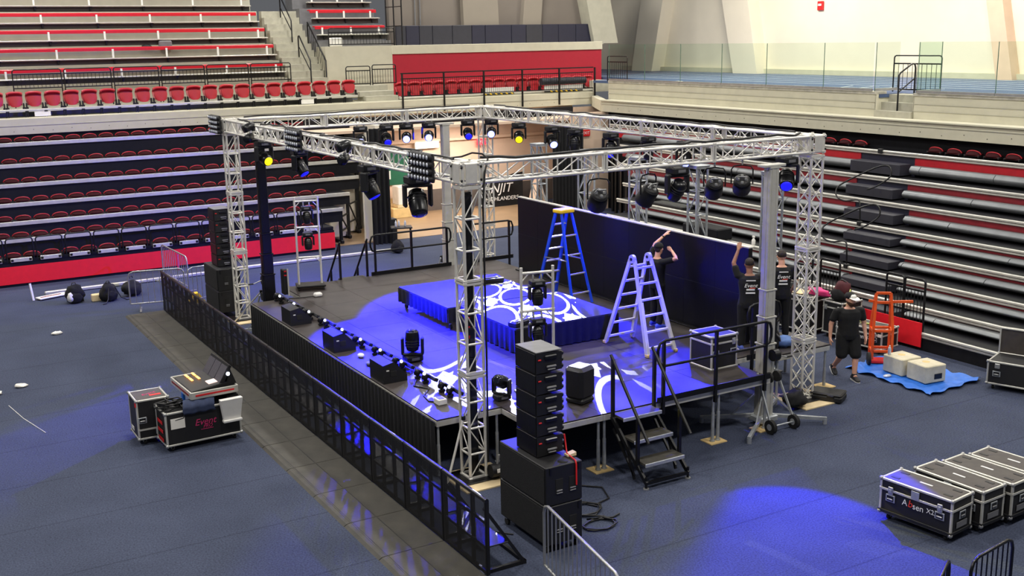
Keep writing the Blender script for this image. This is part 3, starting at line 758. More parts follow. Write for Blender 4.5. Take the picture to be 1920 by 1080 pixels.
# rail panels and loops on the right bleacher
for i, (y, w_) in enumerate(((3.87, .62), (1.88, .5), (1.33, .56))):
    rail_thing('guard_rail', ('black barred rail on the right bleacher behind the walking man' if i == 0 else 'black barred rail on the right bleacher above the orange trolley, %s of the two' % ('left', 'right')[i-1]), (12.03, y, .40), R(90), front_rail(w_, 1.2, 5, r=.026), None)
t = thing('guard_rail', 'black barred rail on the right bleacher beside the round-hatted tower', 'railing', (12.03, 4.75, .40), R(90)); t['label'] = 'black barred rail on the right bleacher behind the far right truss tower'
for n, q in front_rail(.6, 1.2, 5, r=.026): q.build(n, t)
for i, (k, y) in enumerate(((4, 6.0), (2, 4.85))):
    t = thing('aisle_rail', ('upper' if i == 0 else 'lower')+' black looped handrail in the aisle of the right bleacher', 'handrail', (RX[k], y, RZ[k]))
    pts = [(0, 0, 0), (0, .02, .45), (.05, .15, .62), (.0, .55, .55), (.0, .85, .62), (.1, 1.0, .8), (.3, .95, .98), (.8, .4, 1.38), (1.0, .1, 1.5), (1.0, -.1, 1.42), (.95, -.12, 1.2), (.7, .1, .95), (.55, .3, .85)]
    # smooth the bends
    P = [Vector(p) for p in pts]; S = []
    for j in range(len(P)-1):
        p0, p1, p2, p3 = P[max(j-1, 0)], P[j], P[j+1], P[min(j+2, len(P)-1)]
        for tt in range(4):
            s = tt/4; S.append(.5*((2*p1)+(p2-p0)*s+(2*p0-5*p1+4*p2-p3)*s*s+(3*p1-p0-3*p2+p3)*s**3))
    S.append(P[-1]); MB().tube(S, .022, 'black_metal', 6).build('rail', t)
    MB().box((0, 0, 0), (.12, .14, .12), 'black', .02).build('socket', t)
tag(MB().box((RX[7]-.02, 7.6, RZ[7]-.02), (.12, .16, .14), 'black', .02).build('rail_socket'), 'small black rail socket on the top nosing of the right bleacher', 'bracket')
for j in range(16):
    y = 6.0-.62*j if j < 9 else 8.75+.62*(j-9)
    dup(fs, (RX[7]+.3, y, RZ[7]), R(-90), 'folded dark red seat, top row of the right bleacher, %s %s of its aisle' % ((ORD[j], 'right') if j < 9 else (ORD[j-9], 'left')), 'folded seats on the top row of the right bleacher')
# clutter at the bleacher's far end
tag(MB().box((14.8, 13.5, 1.3), (.5, 1.6, .6), 'black', .03).build('equipment_case'), 'black case on the far end of the right bleacher', 'case')
t = thing('spray_bottle', 'white spray bottle standing on a right bleacher row behind the dark wall', 'bottle', (13.7, 8.4, 1.10)); MB().lathe([(.05, 0), (.055, .02), (.055, .14), (.02, .2)], 'white', 8).build('body', t); MB().box((0, 0, .24), (.04, .1, .06), 'white', .01).build('trigger', t)
tag(MB().box((13.5, 10.2, 1.28), (.6, 1.6, .34), 'black_board', .03).build('equipment_case'), 'long black case on a right bleacher row behind the dark wall', 'case')
# ================================================================ stage
SH = 1.0
st = thing('stage', 'large black modular stage deck with a pleated black front skirt', 'stage', (0, 0, 0))
def decks(x0, y0, nx, ny, sx, sy, z=SH):
    for i in range(nx):
        for j in range(ny):
            q = MB(); cx, cy = x0+sx*(i+.5), y0+sy*(j+.5)
            q.box((cx, cy, z-.012), (sx-.006, sy-.006, .024), 'stage_deck')
            fr = MB(); fr.box((cx, cy, z-.075), (sx-.004, sy-.004, .10), 'alu', .006)
            o = q.build('deck_panel', st); fr.build('deck_frame', o)
decks(-.51, .29, 1, 4, 1.21, 2.44)
for x0, wd in ((.70, 1.22), (1.92, 2.44), (4.36, 2.44)):
    for j in range(10):
        decks(x0, -.93+1.22*j, 1, 1, (1.22 if j == 0 and x0 > 4 else wd), 1.22)
q = MB()
def pleat(p0, p1, z0, z1, n, amp=.025, m='skirt', mb=None, off=(0, 0)):
    p0 = Vector((*p0, 0)); p1 = Vector((*p1, 0)); d = (p1-p0); nrm = Vector((d.y, -d.x, 0)).normalized()
    def fn(u, v):
        a = amp*(1.15-v)*(math.sin(u*n*6.283)+.35*math.sin(u*n*2.7*6.283+1))
        p = p0+d*u+nrm*a; return (p.x, p.y, z0+(z1-z0)*v)
    mb.grid(fn, n*7, 3, m, th=tuple(-nrm*.012))
pleat((-.55, 10.03), (-.55, .29), .03, .97, 60, mb=q); q.build('skirt', st)
def leg(x, y, pad=True):
    q = MB(); q.cyl((x, y, .03), (x, y, SH-.1), .024, 'galv', 8); q.cyl((x, y, .03), (x, y, .55), .031, 'galv', 8); q.cyl((x, y, .02), (x, y, .04), .05, 'galv', 8); q.build('leg', st)
for x in (.76, 1.86, 1.98, 4.3, 4.42, 5.52): leg(x, -.87)
for x in (.76, 1.92, 4.36, 6.72): leg(x, 1.45)
for x in (-.46, .64): leg(x, .35); leg(x, 9.95)
for x in (1.92, 4.36, 6.7): leg(x, 11.2)
for i, x in enumerate((.86, 1.92, 4.36, 5.5)):
    tag(MB().box((x, -.84, .009), (.36, .3, .018), 'ply').build('plywood_pad'), 'square plywood pad under the stage edge legs, %s from the nearest truss tower' % ORD[i], 'pad', 'plywood pads under the stage legs')
for i, x in enumerate((1.92, 4.36)):
    tag(MB().box((x, 1.45, .009), (.36, .3, .018), 'ply').build('plywood_pad'), 'plywood pad deeper under the stage, %s' % ('seen past the stairs' if i == 0 else 'seen behind the lift mast'), 'pad', 'plywood pads under the stage legs')
# black backing cloth deep under the stage
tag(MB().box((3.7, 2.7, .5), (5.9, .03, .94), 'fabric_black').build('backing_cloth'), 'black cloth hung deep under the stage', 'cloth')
# low side deck at the back right
sd = thing('side_deck', 'small dark stage deck on legs behind the right truss tower', 'stage deck', (6.9, .28, 0))
MB().box((.72, .61, .88), (1.40, 1.22, .03), 'stage_deck').build('deck_panel', sd); MB().box((.72, .61, .815), (1.40, 1.22, .1), 'alu', .006).build('deck_frame', sd)
for x, y in ((.06, .06), (1.36, .06), (1.36, 1.16), (.06, 1.16)):
    q = MB(); q.cyl((x, y, .02), (x, y, .77), .024, 'galv', 8); q.cyl((x, y, .02), (x, y, .4), .031, 'galv', 8); q.build('leg', sd)
tag(MB().box((8.26, .34, .009), (.34, .34, .018), 'ply').build('plywood_pad'), 'square plywood pad under the side deck corner leg', 'pad', 'plywood pads under the stage legs')
tag(MB().box((6.98, .45, .009), (.34, .2, .018), 'ply').build('plywood_pad'), 'plywood pad under the inner leg of the side deck', 'pad', 'plywood pads under the stage legs')

# ---------------------------------------------------------------- risers
def riser(label, x0, y0, sx, sy, z, skirts):
    t = thing('drum_riser', label, 'riser', (x0+sx/2, y0+sy/2, SH))
    MB().box((0, 0, z-.015), (sx, sy, .03), 'riser_deck').build('deck_panel', t)
    MB().box((0, 0, z-.08), (sx-.01, sy-.01, .1), 'black_metal', .01).build('deck_frame', t)
    for a in (-1, 1):
        for b in (-1, 1):
            q = MB(); q.cyl((a*(sx/2-.12), b*(sy/2-.12), .1), (a*(sx/2-.12), b*(sy/2-.12), z-.1), .024, 'galv', 6); l = q.build('leg', t)
            MB().cyl((a*(sx/2-.12)-.02, b*(sy/2-.12), .055), (a*(sx/2-.12)+.02, b*(sy/2-.12), .055), .055, 'rubber', 12).build('caster', l)
    for p0, p1, zb in skirts:
        q = MB(); pleat(p0, p1, zb, z-.02, max(4, int((Vector(p1)-Vector(p0)).length*5)), .022, 'skirt', q); q.build('skirt', t)
    return t
riser('left half of the blue-lit drum riser with a short black skirt above casters', 2.2, 5.16, 2.44, 2.44, .5, [((-1.24, 1.22), (-1.24, -1.22), .17), ((-1.22, -1.24), (1.22, -1.24), .17)])
riser('right half of the drum riser with pattern projected on it and a full black skirt', 2.5, 2.86, 2.44, 2.26, .5, [((-1.24, 1.12), (-1.24, -1.13), .02), ((-1.22, -1.15), (1.22, -1.15), .02), ((1.24, -1.13), (1.24, 1.12), .02)])

# ---------------------------------------------------------------- LED wall
lw = thing('led_wall', 'long dark video wall standing along the back of the stage', 'video wall', (6.66, .92, SH))
for j in range(9):
    for i in range(2):
        MB().box((.05, .49+.98*j, .03+.475+.95*i), (.10, .978, .948), 'led_face', .002).build('panel', lw)
MB().box((.06, 4.41, 1.945), (.12, 8.84, .03), 'alu', .005).build('top_rail', lw)
MB().box((.0, 4.41, .015), (.2, 8.84, .03), 'black_metal', .005).build('base_rail', lw)

# ---------------------------------------------------------------- truss
C_ = .145
def truss_geo(L_, bay, style, parent, axis_m, cls='alu_truss', ends=True, name='truss_section', top=None):
    """one bolted section along local +X: lacing mesh with chords and end frames as its own pieces"""
    q = MB(); q.M = axis_m; n = max(1, round(L_/bay)); b = L_/n; e = .04
    corners = [(-C_, -C_), (C_, -C_), (C_, C_), (-C_, C_)]
    for fi in range(4):
        a, d = corners[fi], corners[(fi+1) % 4]
        for i in range(n):
            x0, x1 = i*b+(e if i == 0 else 0), (i+1)*b-(e if i == n-1 else 0)
            if style == 'x':
                q.cyl((x0, *a), (x1, *d), .011, cls, 5); q.cyl((x0, *d), (x1, *a), .011, cls, 5)
            else:
                p0, p1 = (a, d) if (i+fi+fi//2) % 2 == 0 else (d, a)
                q.cyl((x0, *p0), (x1, *p1), .0115, cls, 5)
                if i and style != 'z': q.cyl((x0, *a), (x0, *d), .013 if style != 'ladder' else .02, cls, 6)
    sec = q.build(name, parent)
    for a in corners:
        m = MB(); m.M = axis_m; m.cyl((.01, *a), (L_-.01, *a), .026, cls, 8); m.build('chord', sec)
    for x in (.02, L_-.02):
        m = MB(); m.M = axis_m
        for k in range(4):
            a, d = Vector((x, *corners[k])), Vector((x, *corners[(k+1) % 4]))
            m.bar(a, d, .045, .05, cls, (1, 0, 0))
        for c_ in corners: m.box((x, *c_), (.05, .06, .06), cls, .01)
        m.build('end_frame', sec)
    return sec
def MX(dirv, origin):
    d = Vector(dirv).normalized()
    if abs(d.z) > .9: r = Matrix(((0, 1, 0), (0, 0, 1), (1, 0, 0)))      # local x -> world z
    else: r = Matrix((d, Vector((-d.y, d.x, 0)), (0, 0, 1))).transposed()
    return Matrix.Translation(origin) @ r.to_4x4()
TH = 5.0; TL, TW = 12.57, 7.30
def span(label, p, dv, L_, n, style='w'):
    t = thing('truss_span', label, 'truss', p)
    s = L_/n
    for i in range(n): truss_geo(s, .42, style, t, MX(dv, Vector(dv)*s*i))
    return t
h = .19
span('silver box truss along the front of the stage carrying the blinder panels', (0, h, TH), (0, 1, 0), TL-2*h, 4)
span('silver box truss along the right side of the stage with black par cans under it', (h, 0, TH), (1, 0, 0), TW-2*h, 3)
span('silver box truss along the left side with glowing blue heads under it', (h, TL, TH), (1, 0, 0), TW-2*h, 3)
span('silver box truss along the back of the stage above the video wall', (TW, h, TH), (0, 1, 0), TL-2*h, 5)
def corner_block(x, y, label):
    t = thing('corner_block', label, 'truss corner', (x, y, TH)); a = .17
    q = MB()
    for i in (-1, 1):
        for j in (-1, 1):
            q.cyl((i*C_, j*C_, -.19), (i*C_, j*C_, .19), .026, 'alu_truss', 8); q.cyl((-.19, i*C_, j*C_), (.19, i*C_, j*C_), .026, 'alu_truss', 8); q.cyl((i*C_, -.19, j*C_), (i*C_, .19, j*C_), .026, 'alu_truss', 8)
    q.build('frame', t)
    for s in (-1, 1):
        q = MB(); q.box((s*a, 0, 0), (.012, .2, .3), 'alu_truss', .003); q.box((0, s*a, 0), (.2, .012, .3), 'alu_truss', .003); q.build('plate', t)
    q = MB()
    for i in (-1, 1):
        for j in (-1, 1):
            for k in (-1, 1): q.sph((i*.17, j*.17, k*.1), .022, 'black_metal', 6)
    q.build('bolt', t)
def tower(x, y, label, style, plab, ptlab, rot=0):
    t = thing('truss_tower', label, 'truss tower', (x, y, .03))
    if style == 'x':
        hs = [(.0, 1.18), (1.2, 1.78), (2.98, 1.78)]
    else: hs = [(.0, 1.75), (1.77, 1.5), (3.27, 1.5)]
    for z, L_ in hs:
        L2 = min(L_, TH-.2-.03-z)
        truss_geo(L2, .5 if style != 'x' else .3, style, t, MX((0, 0, 1), (0, 0, z)))
    MB().box((0, 0, .01), (.62, .62, .02), 'black_metal', .006).build('base_plate', t)
    tag(MB().box((x+.05, y-.08, .012), (.95, .95, .024), 'ply_light', .002, None).build('plywood_sheet'), ptlab, 'plywood')
tower(0, 0, 'tall silver truss tower at the front right corner of the stage, nearest the camera', 'ladder', 0, 'pale plywood sheet under the nearest truss tower')
tower(0, TL, 'tall silver truss tower at the front left corner beside the far speaker stack', 'ladder', 0, 'pale plywood sheet under the far front truss tower')
tower(TW, 0, 'tall silver cross-braced truss tower at the right rear corner', 'x', 0, 'pale plywood sheet under the cross-braced right truss tower')
tower(TW, TL, 'tall silver truss tower at the far rear corner before the black banner', 'ladder', 0, 'pale plywood sheet under the far rear truss tower')
corner_block(0, 0, 'silver corner block on top of the nearest truss tower'); corner_block(0, TL, 'silver corner block at the left end of the front truss')
corner_block(TW, 0, 'silver corner block on top of the cross-braced right tower'); corner_block(TW, TL, 'silver corner block at the far rear corner')
# braces at the foot of the front towers
for i, (x, y, s) in enumerate(((0, 0, 1), (0, TL, -1))):
    t = thing('tower_brace', 'slanted silver brace tube at the foot of the %s front tower' % ('nearest', 'far')[i], 'brace', (x, y, 0))
    q = MB(); q.cyl((-.16, .02, 1.05) if i == 0 else (.0, -1.65, 1.05), (-.56, -.12, .03) if i == 0 else (-.32, -.3, .05), .02, 'alu_truss', 7); q.build('tube', t)
    MB().box((-.16, .02, 1.05) if i == 0 else (.0, -1.65, 1.05), (.06, .06, .08), 'black_metal', .01).build('clamp', t)
# ground support towers behind the wall
for i, (y, lb) in enumerate(((1.73, 'rightmost behind the video wall, half hidden by the lift mast'), (3.55, 'second from the right of the row behind the video wall'), (5.7, 'middle of the row behind the video wall'), (7.85, 'second from the left of the row behind the video wall'), (10.1, 'leftmost of the row behind the video wall'))):
    t = thing('truss_tower', 'short grey truss upright, '+lb, 'truss tower', (8.0 if i == 0 else 7.55, y, .02), 0, 'truss uprights behind the video wall')
    truss_geo(2.1, .52, 'w', t, MX((0, 0, 1), (0, 0, .02)), 'galv'); truss_geo(2.1, .52, 'w', t, MX((0, 0, 1), (0, 0, 2.12)), 'galv')
    MB().box((0, 0, 4.235), (.36, .36, .03), 'galv', .005).build('cap_plate', t); MB().box((0, 0, .01), (.5, .5, .02), 'black_metal', .005).build('base_plate', t)

# ---------------------------------------------------------------- lift masts
def mast(name, label, x, y, h_, m, legs, rot=0, winch=True, zt=None):
    t = thing(name, label, 'lift mast', (x, y, 0), rot)
    z = .12; w0 = .2; n = 4
    segs = [(.12, 1.55, .27), (1.55, 2.05, .25), (2.05, 2.55, .23), (2.55, h_, .21)]
    for z0, z1, w_ in segs:
        q = MB(); q.box((0, 0, (z0+z1)/2), (w_, w_*.85, z1-z0), m, .012)
        for s in (-1, 1):
            q.box((s*w_*.25, -w_*.43, (z0+z1)/2), (.03, .012, z1-z0-.02), m); q.box((s*w_*.51, 0, (z0+z1)/2), (.012, .05, z1-z0-.02), m)
        q.box((0, 0, z1-.015), (w_+.03, w_*.9+.02, .03), m, .005); q.build('mast_section', t)
    MB().box((0, 0, h_+.02), (.5 if legs else .2, .2, .05), m, .01).build('head_plate', t)
    if legs:
        q = MB(); q.box((0, 0, .12), (.42, .36, .12), 'galv', .02); q.build('base_frame', t)
        for a in (35, 145, 215, 325):
            d = Vector((math.cos(R(a)), math.sin(R(a)), 0)); q = MB()
            q.bar(d*.15+Vector((0, 0, .16)), d*1.15+Vector((0, 0, .10)), .06, .06, 'galv'); q.bar(d*.12+Vector((0, 0, .6)), d*.6+Vector((0, 0, .14)), .025, .025, 'galv'); q.cyl(d*1.12+Vector((0, 0, .0)), d*1.12+Vector((0, 0, .1)), .04, 'galv', 8); q.build('outrigger', t)
        for x_ in (-.28, .28):
            MB().cyl((x_-.035, -.5, .13), (x_+.035, -.5, .13), .13, 'rubber', 18).cyl((x_-.04, -.5, .13), (x_+.04, -.5, .13), .06, 'galv', 12).build('wheel', t)
            MB().bar((x_*.8, -.05, 1.02), (x_, -.5, .16), .025, .04, 'galv').build('stay', t)
            MB().cyl((x_*.35-.025, -.22, .95), (x_*.35+.025, -.22, .95), .1, 'rubber', 14).build('wheel', t)
        MB().cyl((-.3, -.5, .13), (.3, -.5, .13), .016, 'galv', 8).build('axle', t)
    if winch:
        w2 = MB(); w2.cyl((-.02, -.2, 1.35), (.1, -.2, 1.35), .11, 'black_metal', 14); w2.cyl((.0, -.2, 1.35), (.08, -.2, 1.35), .07, 'steel', 12); o = w2.build('winch', t)
        MB().tube([(.1, -.2, 1.35), (.3, -.24, 1.28), (.34, -.24, 1.28)], .013, 'steel', 6).cyl((.3, -.24, 1.28), (.42, -.24, 1.28), .018, 'black', 8).build('crank_handle', o)
    return t

mast('lift_mast', 'silver telescopic lift mast on a wheeled base at the right side of the stage', 5.72, -.62, 4.74, 'alu', True)
mast('lift_mast', 'silver telescopic lift mast at the far side of the stage behind the looped rail', 5.85, 12.25, 4.74, 'alu', True, math.pi, False)
mast('lift_mast', 'black telescopic lift mast at the far front corner of the stage', .1, 10.6, 4.74, 'black_gloss', True, math.pi)
m_ = mast('lift_mast', 'black telescopic lift mast standing inside the nearest truss tower', .0, .0, 4.66, 'black_gloss', False, 0, False); m_.scale = (.5, .5, 1)
for z in (2.7, 2.55, 2.4): MB().box((-.085, -.09, z), (.05, .02, .05), 'red').build('indicator', m_)
# ================================================================ lights on the truss
def head_geo(t, lens_m, pan, tilt, sc=1, up=-1, clamp=True):
    """moving head: base fixed at z=0, yoke and head hang below (up=-1) or stand above (up=1)"""
    s = sc; S = up
    q = MB(); q.box((0, 0, S*.07*s), (.34*s, .26*s, .12*s), 'black', .02*s); q.box((0, -.131*s, S*.07*s), (.16*s, .006, .05*s), 'grey_plastic'); b = q.build('base', t)
    if clamp:
        q = MB()
        for x in (-.1, .1): q.tube([(x*s, 0, 0), (x*s, 0, .07), (x*s, .03, .10), (x*s, .03, .13)], .018, 'steel', 6)
        q.build('clamp', t)
    rm = Matrix.Rotation(pan, 4, 'Z')
    q = MB(); q.M = rm
    for x in (-1, 1): q.box((x*.19*s, 0, S*.30*s), (.055*s, .15*s, .34*s), 'black', .02*s)
    q.box((0, 0, S*.15*s), (.38*s, .17*s, .06*s), 'black', .02*s); q.build('yoke', t)
    c = Vector((0, 0, S*.40*s)); d = Vector((0, math.cos(tilt), math.sin(tilt)))
    q = MB(); q.M = rm
    q.lathe([(.07*s, -.2*s), (.115*s, -.17*s), (.135*s, -.06*s), (.14*s, .06*s), (.125*s, .17*s), (.118*s, .2*s)], 'black_gloss', 14, c, d)
    for k in range(3): q.lathe([(.137*s, (-.1+.05*k)*s), (.145*s, (-.09+.05*k)*s), (.137*s, (-.08+.05*k)*s)], 'black', 14, c, d)
    hd = q.build('head', t)
    q = MB(); q.M = rm; q.lathe([(.1*s, .195*s), (.1*s, .212*s), (.06*s, .225*s), (.01, .23*s)], lens_m, 14, c, d); q.build('lens', hd)
    return t
def moving_head(label, loc, lens_m, target, sc=1, up=-1, rz=0, group=None, clamp=True, beam=None):
    c = Vector(loc)+Vector((0, 0, up*.40*sc)); d = (Vector(target)-c).normalized()
    t = head_geo(thing('moving_head', label, 'stage light', loc, rz, group), lens_m, math.atan2(-d.x, d.y)-rz, math.asin(d.z), sc, up, clamp)
    if beam:    # the lamp sits just before its lens
        p, colr, ang, bl = beam; return t, spot('beam', c+d*.27*sc, target, p, colr, ang, bl, .05 if colr == BLUE else .004)
    return t
zb = TH-.20
FLOOR = (-4.5, -6.5, 0)
h_, g = moving_head('black moving head with a yellow lens at the left end of the front truss', (0, 9.96, zb), 'led_yellow', (2.0, -.2, 1), 1.0, beam=(7000, (1, 1, 1), 15, .1)); gobo(g, 6.0, (.8, .8, 1), .6, 1, .25)
moving_head('dark moving head under the front truss, near the middle blinder panel', (0, 7.54, zb), 'led_blue', (1.3, 5.3, 1), .95, beam=(26000, BLUE, 62, .35))
moving_head('dark moving head under the front truss, left of the large near one', (0, 3.82, zb), 'led_blue', (1.2, 2.4, 1), 1.05, beam=(4000, BLUE, 36, .5))
moving_head('large black moving head hanging by the blinder panel nearest the camera', (0, 1.77, zb), 'lens_dark', (-.4, .2, 2), 1.15)
LT = [(-3.5, -4, 0), (3.0, 7.5, 1.5), (-4.8, 6.4, 0), (1, 22, 2.4), (4.2, 6.2, 1.5)]
LB = [(9000, BLUE, 16, .7), (6000, BLUE, 34, .4), (12000, BLUE, 22, .9), (4500, BLUE, 120, .8), (5000, BLUE, 36, .4)]
for i, (x, lm) in enumerate(((3.5, 'lamp_blue'), (4.25, 'led_blue'), (4.84, 'lamp_blue'), (5.52, 'lamp_blue'), (6.74, 'led_blue'))):
    moving_head(('glowing blue' if lm == 'lamp_blue' else 'blue-tinted dark')+' moving head under the left side truss, %s from the left' % ORD[i], (x, TL, zb), lm, LT[i] if i in (1, 4) else FLOOR, .95)
    c = Vector((x, TL, zb-.38)); d = (Vector(LT[i] if i in (1, 4) else FLOOR)-c).normalized(); spot('beam', c+d*.26, LT[i], *LB[i])
moving_head('bright blue moving head in front of the far rear truss tower', (TW, TL-.36, zb+.02), 'lamp_blue', FLOOR, .95, beam=(2500, BLUE, 16, .6))
h_, g = moving_head('black moving head with a yellow lens under the back truss', (TW, 10.71, zb), 'led_yellow', (3.5, 4.1, 1.5), .95, beam=(18000, (1, 1, 1), 24, .1)); gobo(g, 9.0, (.72, .75, 1), .35, 1)
moving_head('moving head with a blue beam under the back truss, left of the black drape', (TW, 9.04, zb), 'lamp_blue', (5.6, 3.5, 1.5), .95, beam=(3000, BLUE, 40, .6))
moving_head('dark moving head under the back truss before the black drape', (TW, 7.98, zb), 'led_blue', (7.0, 7.6, 1), .95)
moving_head('dark moving head with a blue glint under the middle of the back truss', (TW, 6.45, zb), 'led_blue', (5.6, 5.0, 1), .95, beam=(2500, BLUE, 50, .7))
moving_head('small dark moving head under the back truss right of the blue-glint one', (TW, 4.99, zb), 'lens_dark', (7.0, 4.6, 1), .85)
moving_head('moving head glowing blue behind the right side truss', (TW, 3.69, zb), 'lamp_blue', (3.6, -.2, 1), .95, beam=(1700, BLUE, 40, .3))
moving_head('black moving head under the right side truss between the par cans', (4.12, 0, zb), 'led_blue', (4.5, 2.9, 1), 1.0, beam=(1800, BLUE, 44, .6))
moving_head('black moving head hanging beside the cross-braced right tower', (6.68, 0, zb), 'led_blue', (1.75, -5.5, 0), 1.05, beam=(9500, BLUE, 36, .15))
def par_can(label, loc, rz, tilt):
    t = thing('par_can', label, 'stage light', loc, rz, 'par cans under the right side truss')
    q = MB(); q.tube([(0, 0, .02), (0, .02, -.03), (0, 0, -.08)], .018, 'steel', 6); q.box((0, 0, .04), (.05, .09, .05), 'black', .01); q.build('clamp', t)
    q = MB(); q.tube([(-.19, 0, -.42), (-.19, 0, -.16), (-.15, 0, -.1), (0, 0, -.08), (.15, 0, -.1), (.19, 0, -.16), (.19, 0, -.42)], .014, 'black_metal', 6); q.build('yoke', t)
    d = Vector((0, math.cos(R(tilt)), math.sin(R(tilt)))); c = (0, 0, -.42)
    q = MB(); q.lathe([(.1, -.14), (.13, -.12), (.155, 0), (.165, .16), (.155, .2)], 'black', 16, c, d)
    for k in range(4): q.lathe([(.13, -.1+.02*k), (.15, -.095+.02*k), (.13, -.09+.02*k)], 'black_metal', 16, c, d)
    b = q.build('can', t)
    q = MB(); q.lathe([(.14, .19), (.14, .2), (.02, .205)], 'lens_dark', 16, c, d); q.build('lens', b)
    q = MB(); P = Vector(c)-d*.15
    for k in range(4):
        a = k*1.57; o = Vector((math.cos(a), 0, 0))*.07+Vector((0, -d.z, d.y))*.07*math.sin(a); q.box(P+o, (.05, .05, .05), 'steel', .01)
    q.tube([P+Vector((-.1, 0, 0)), P+Vector((-.08, 0, 0))-d*.08, P+Vector((.08, 0, 0))-d*.08, P+Vector((.1, 0, 0))], .01, 'steel', 6); q.build('rear_fitting', t)
for i, (x, rz, tl, w_) in enumerate(((2.47, -12, -48, 'first from the left, before the beige wall'), (3.5, 15, -52, 'second from the left'), (4.96, -25, -45, 'third from the left, tilted away'), (5.6, -35, -40, 'nearest the lift mast'))):
    par_can('black par can under the right side truss, '+w_, (x, 0, zb), R(rz+95-100), tl)
# small fixtures on the face of the front truss
for y, w_ in ((10.04, 'left'), (4.27, 'middle')):
    t = thing('spot_light', 'pair of small black spotlights clamped to the %s of the front truss' % w_, 'stage light', (-.22, y, TH))
    MB().box((.03, 0, .1), (.08, .12, .14), 'black', .02).build('clamp', t)
    for s in (-1, 1): MB().lathe([(.05, -.16), (.09, -.1), (.1, .08), (.09, .13)], 'black_gloss', 12, (-.08, 0, s*.12), (-.6, s*.3-.4, -.2)).build('lamp_head', t)
# blinder arrays
def blinder(label, y):
    t = thing('blinder_panel', label, 'blinder', (-.30, y, TH+.02)); ny, nz, s = 7, 4, .115
    q = MB(); q.box((.06, 0, 0), (.05, ny*s*.98, nz*s), 'black', .01)
    for z in (-1, 1): q.box((.1, 0, z*.17), (.08, .5, .04), 'black_metal', .01)
    q.build('housing', t)
    for i in range(ny):
        for j in range(nz):
            p = Vector((.03, (i-(ny-1)/2)*s, (j-(nz-1)/2)*s)); o = MB().lathe([(.05, .06), (.054, .02), (.054, -.04), (.046, -.05)], 'black', 10, p, (1, 0, 0)).build('cell', t)
            MB().lathe([(.036, -.052), (.036, -.06), (.01, -.066)], 'lens', 8, p, (1, 0, 0)).build('lens', o)
    return t
b0 = blinder('black blinder panel of many small lenses at the left end of the front truss', 12.95)
dup(b0, (-.30, 7.1, TH+.02), label='black blinder panel of many small lenses in the middle of the front truss')
dup(b0, (-.30, 1.05, TH+.02), label='black blinder panel of many small lenses beside the nearest corner block')
# cables lying along the truss tops
def cable(name, label, pts, r=.014, m='wire', group=None):
    return tag(MB().tube(pts, r, m, 6).build(name), label, 'cable', group)
random.seed(3)
cable('cable', 'black cable running along the top of the front truss', [(random.uniform(-.12, .12), .3+.3*i, TH+.18+.02*random.random()) for i in range(40)], .02)
cable('cable', 'black cables running along the top of the right side truss', [(.3+.28*i, random.uniform(-.12, .12), TH+.18+.03*random.random()) for i in range(25)], .024)
cable('cable', 'black cable running along the top of the back truss', [(TW+random.uniform(-.1, .1), .4+.4*i, TH+.18+.03*random.random()) for i in range(30)], .02)
cable('cable', 'black cable running along the top of the left side truss', [(.4+.4*i, TL+random.uniform(-.1, .1), TH+.18+.03*random.random()) for i in range(17)], .02)
cable('cable', 'looped black cable with plugs on the nearest corner block', [(-.05, .4, 5.2), (-.02, .1, 5.24), (.1, -.02, 5.3), (.25, -.06, 5.28), (.33, -.1, 5.2), (.22, -.19, 5.0), (.17, -.2, 4.5), (.18, -.19, 2.0), (.17, -.18, .3)], .016)

# ---------------------------------------------------------------- speakers
def line_array(label, x, y, z, n, flip=1):
    t = thing('line_array', label, 'loudspeaker', (x, y, z)); w_, d_, h_ = .56, .42, .302
    for k in range(n):
        q = MB(); zc = h_*(k+.5)
        q.prism([(-.21, zc-.146), (.21, zc-.125), (.21, zc+.125), (-.21, zc+.146)], -w_/2, w_/2, 'black')
        o = q.build('speaker_box', t)
        q = MB(); q.box((-.215, 0, zc), (.012, w_-.03, .27), 'black_metal', .004); q.build('grille', o)
        for s in (-1, 1):
            q = MB(); q.box((.02, s*(w_/2+.01), zc+.07), (.2, .03, .07), 'black_gloss', .02); q.box((.03, s*(w_/2+.012), zc-.06), (.16, .03, .035), 'grey_plastic', .012)
            q.box((.03, s*(w_/2+.012), zc-.1), (.13, .03, .02), 'grey_plastic', .008); q.box((-.16, s*(w_/2+.008), zc+.05), (.05, .014, .02), 'red', .004); q.build('handle', o)
            q = MB()
            for dz in (-.09, 0, .09): q.box((.22, s*(w_/2-.06), zc+dz), (.06, .1, .06), 'black_metal', .015)
            q.cyl((.22, s*(w_/2-.1), zc+.03), (.22, s*(w_/2), zc+.03), .014, 'steel', 6); q.build('rigging', o)
    MB().box((.0, 0, h_*n+.004), (.42, w_-.01, .016), 'grey_plastic', .003).build('top_panel', t)
    return t
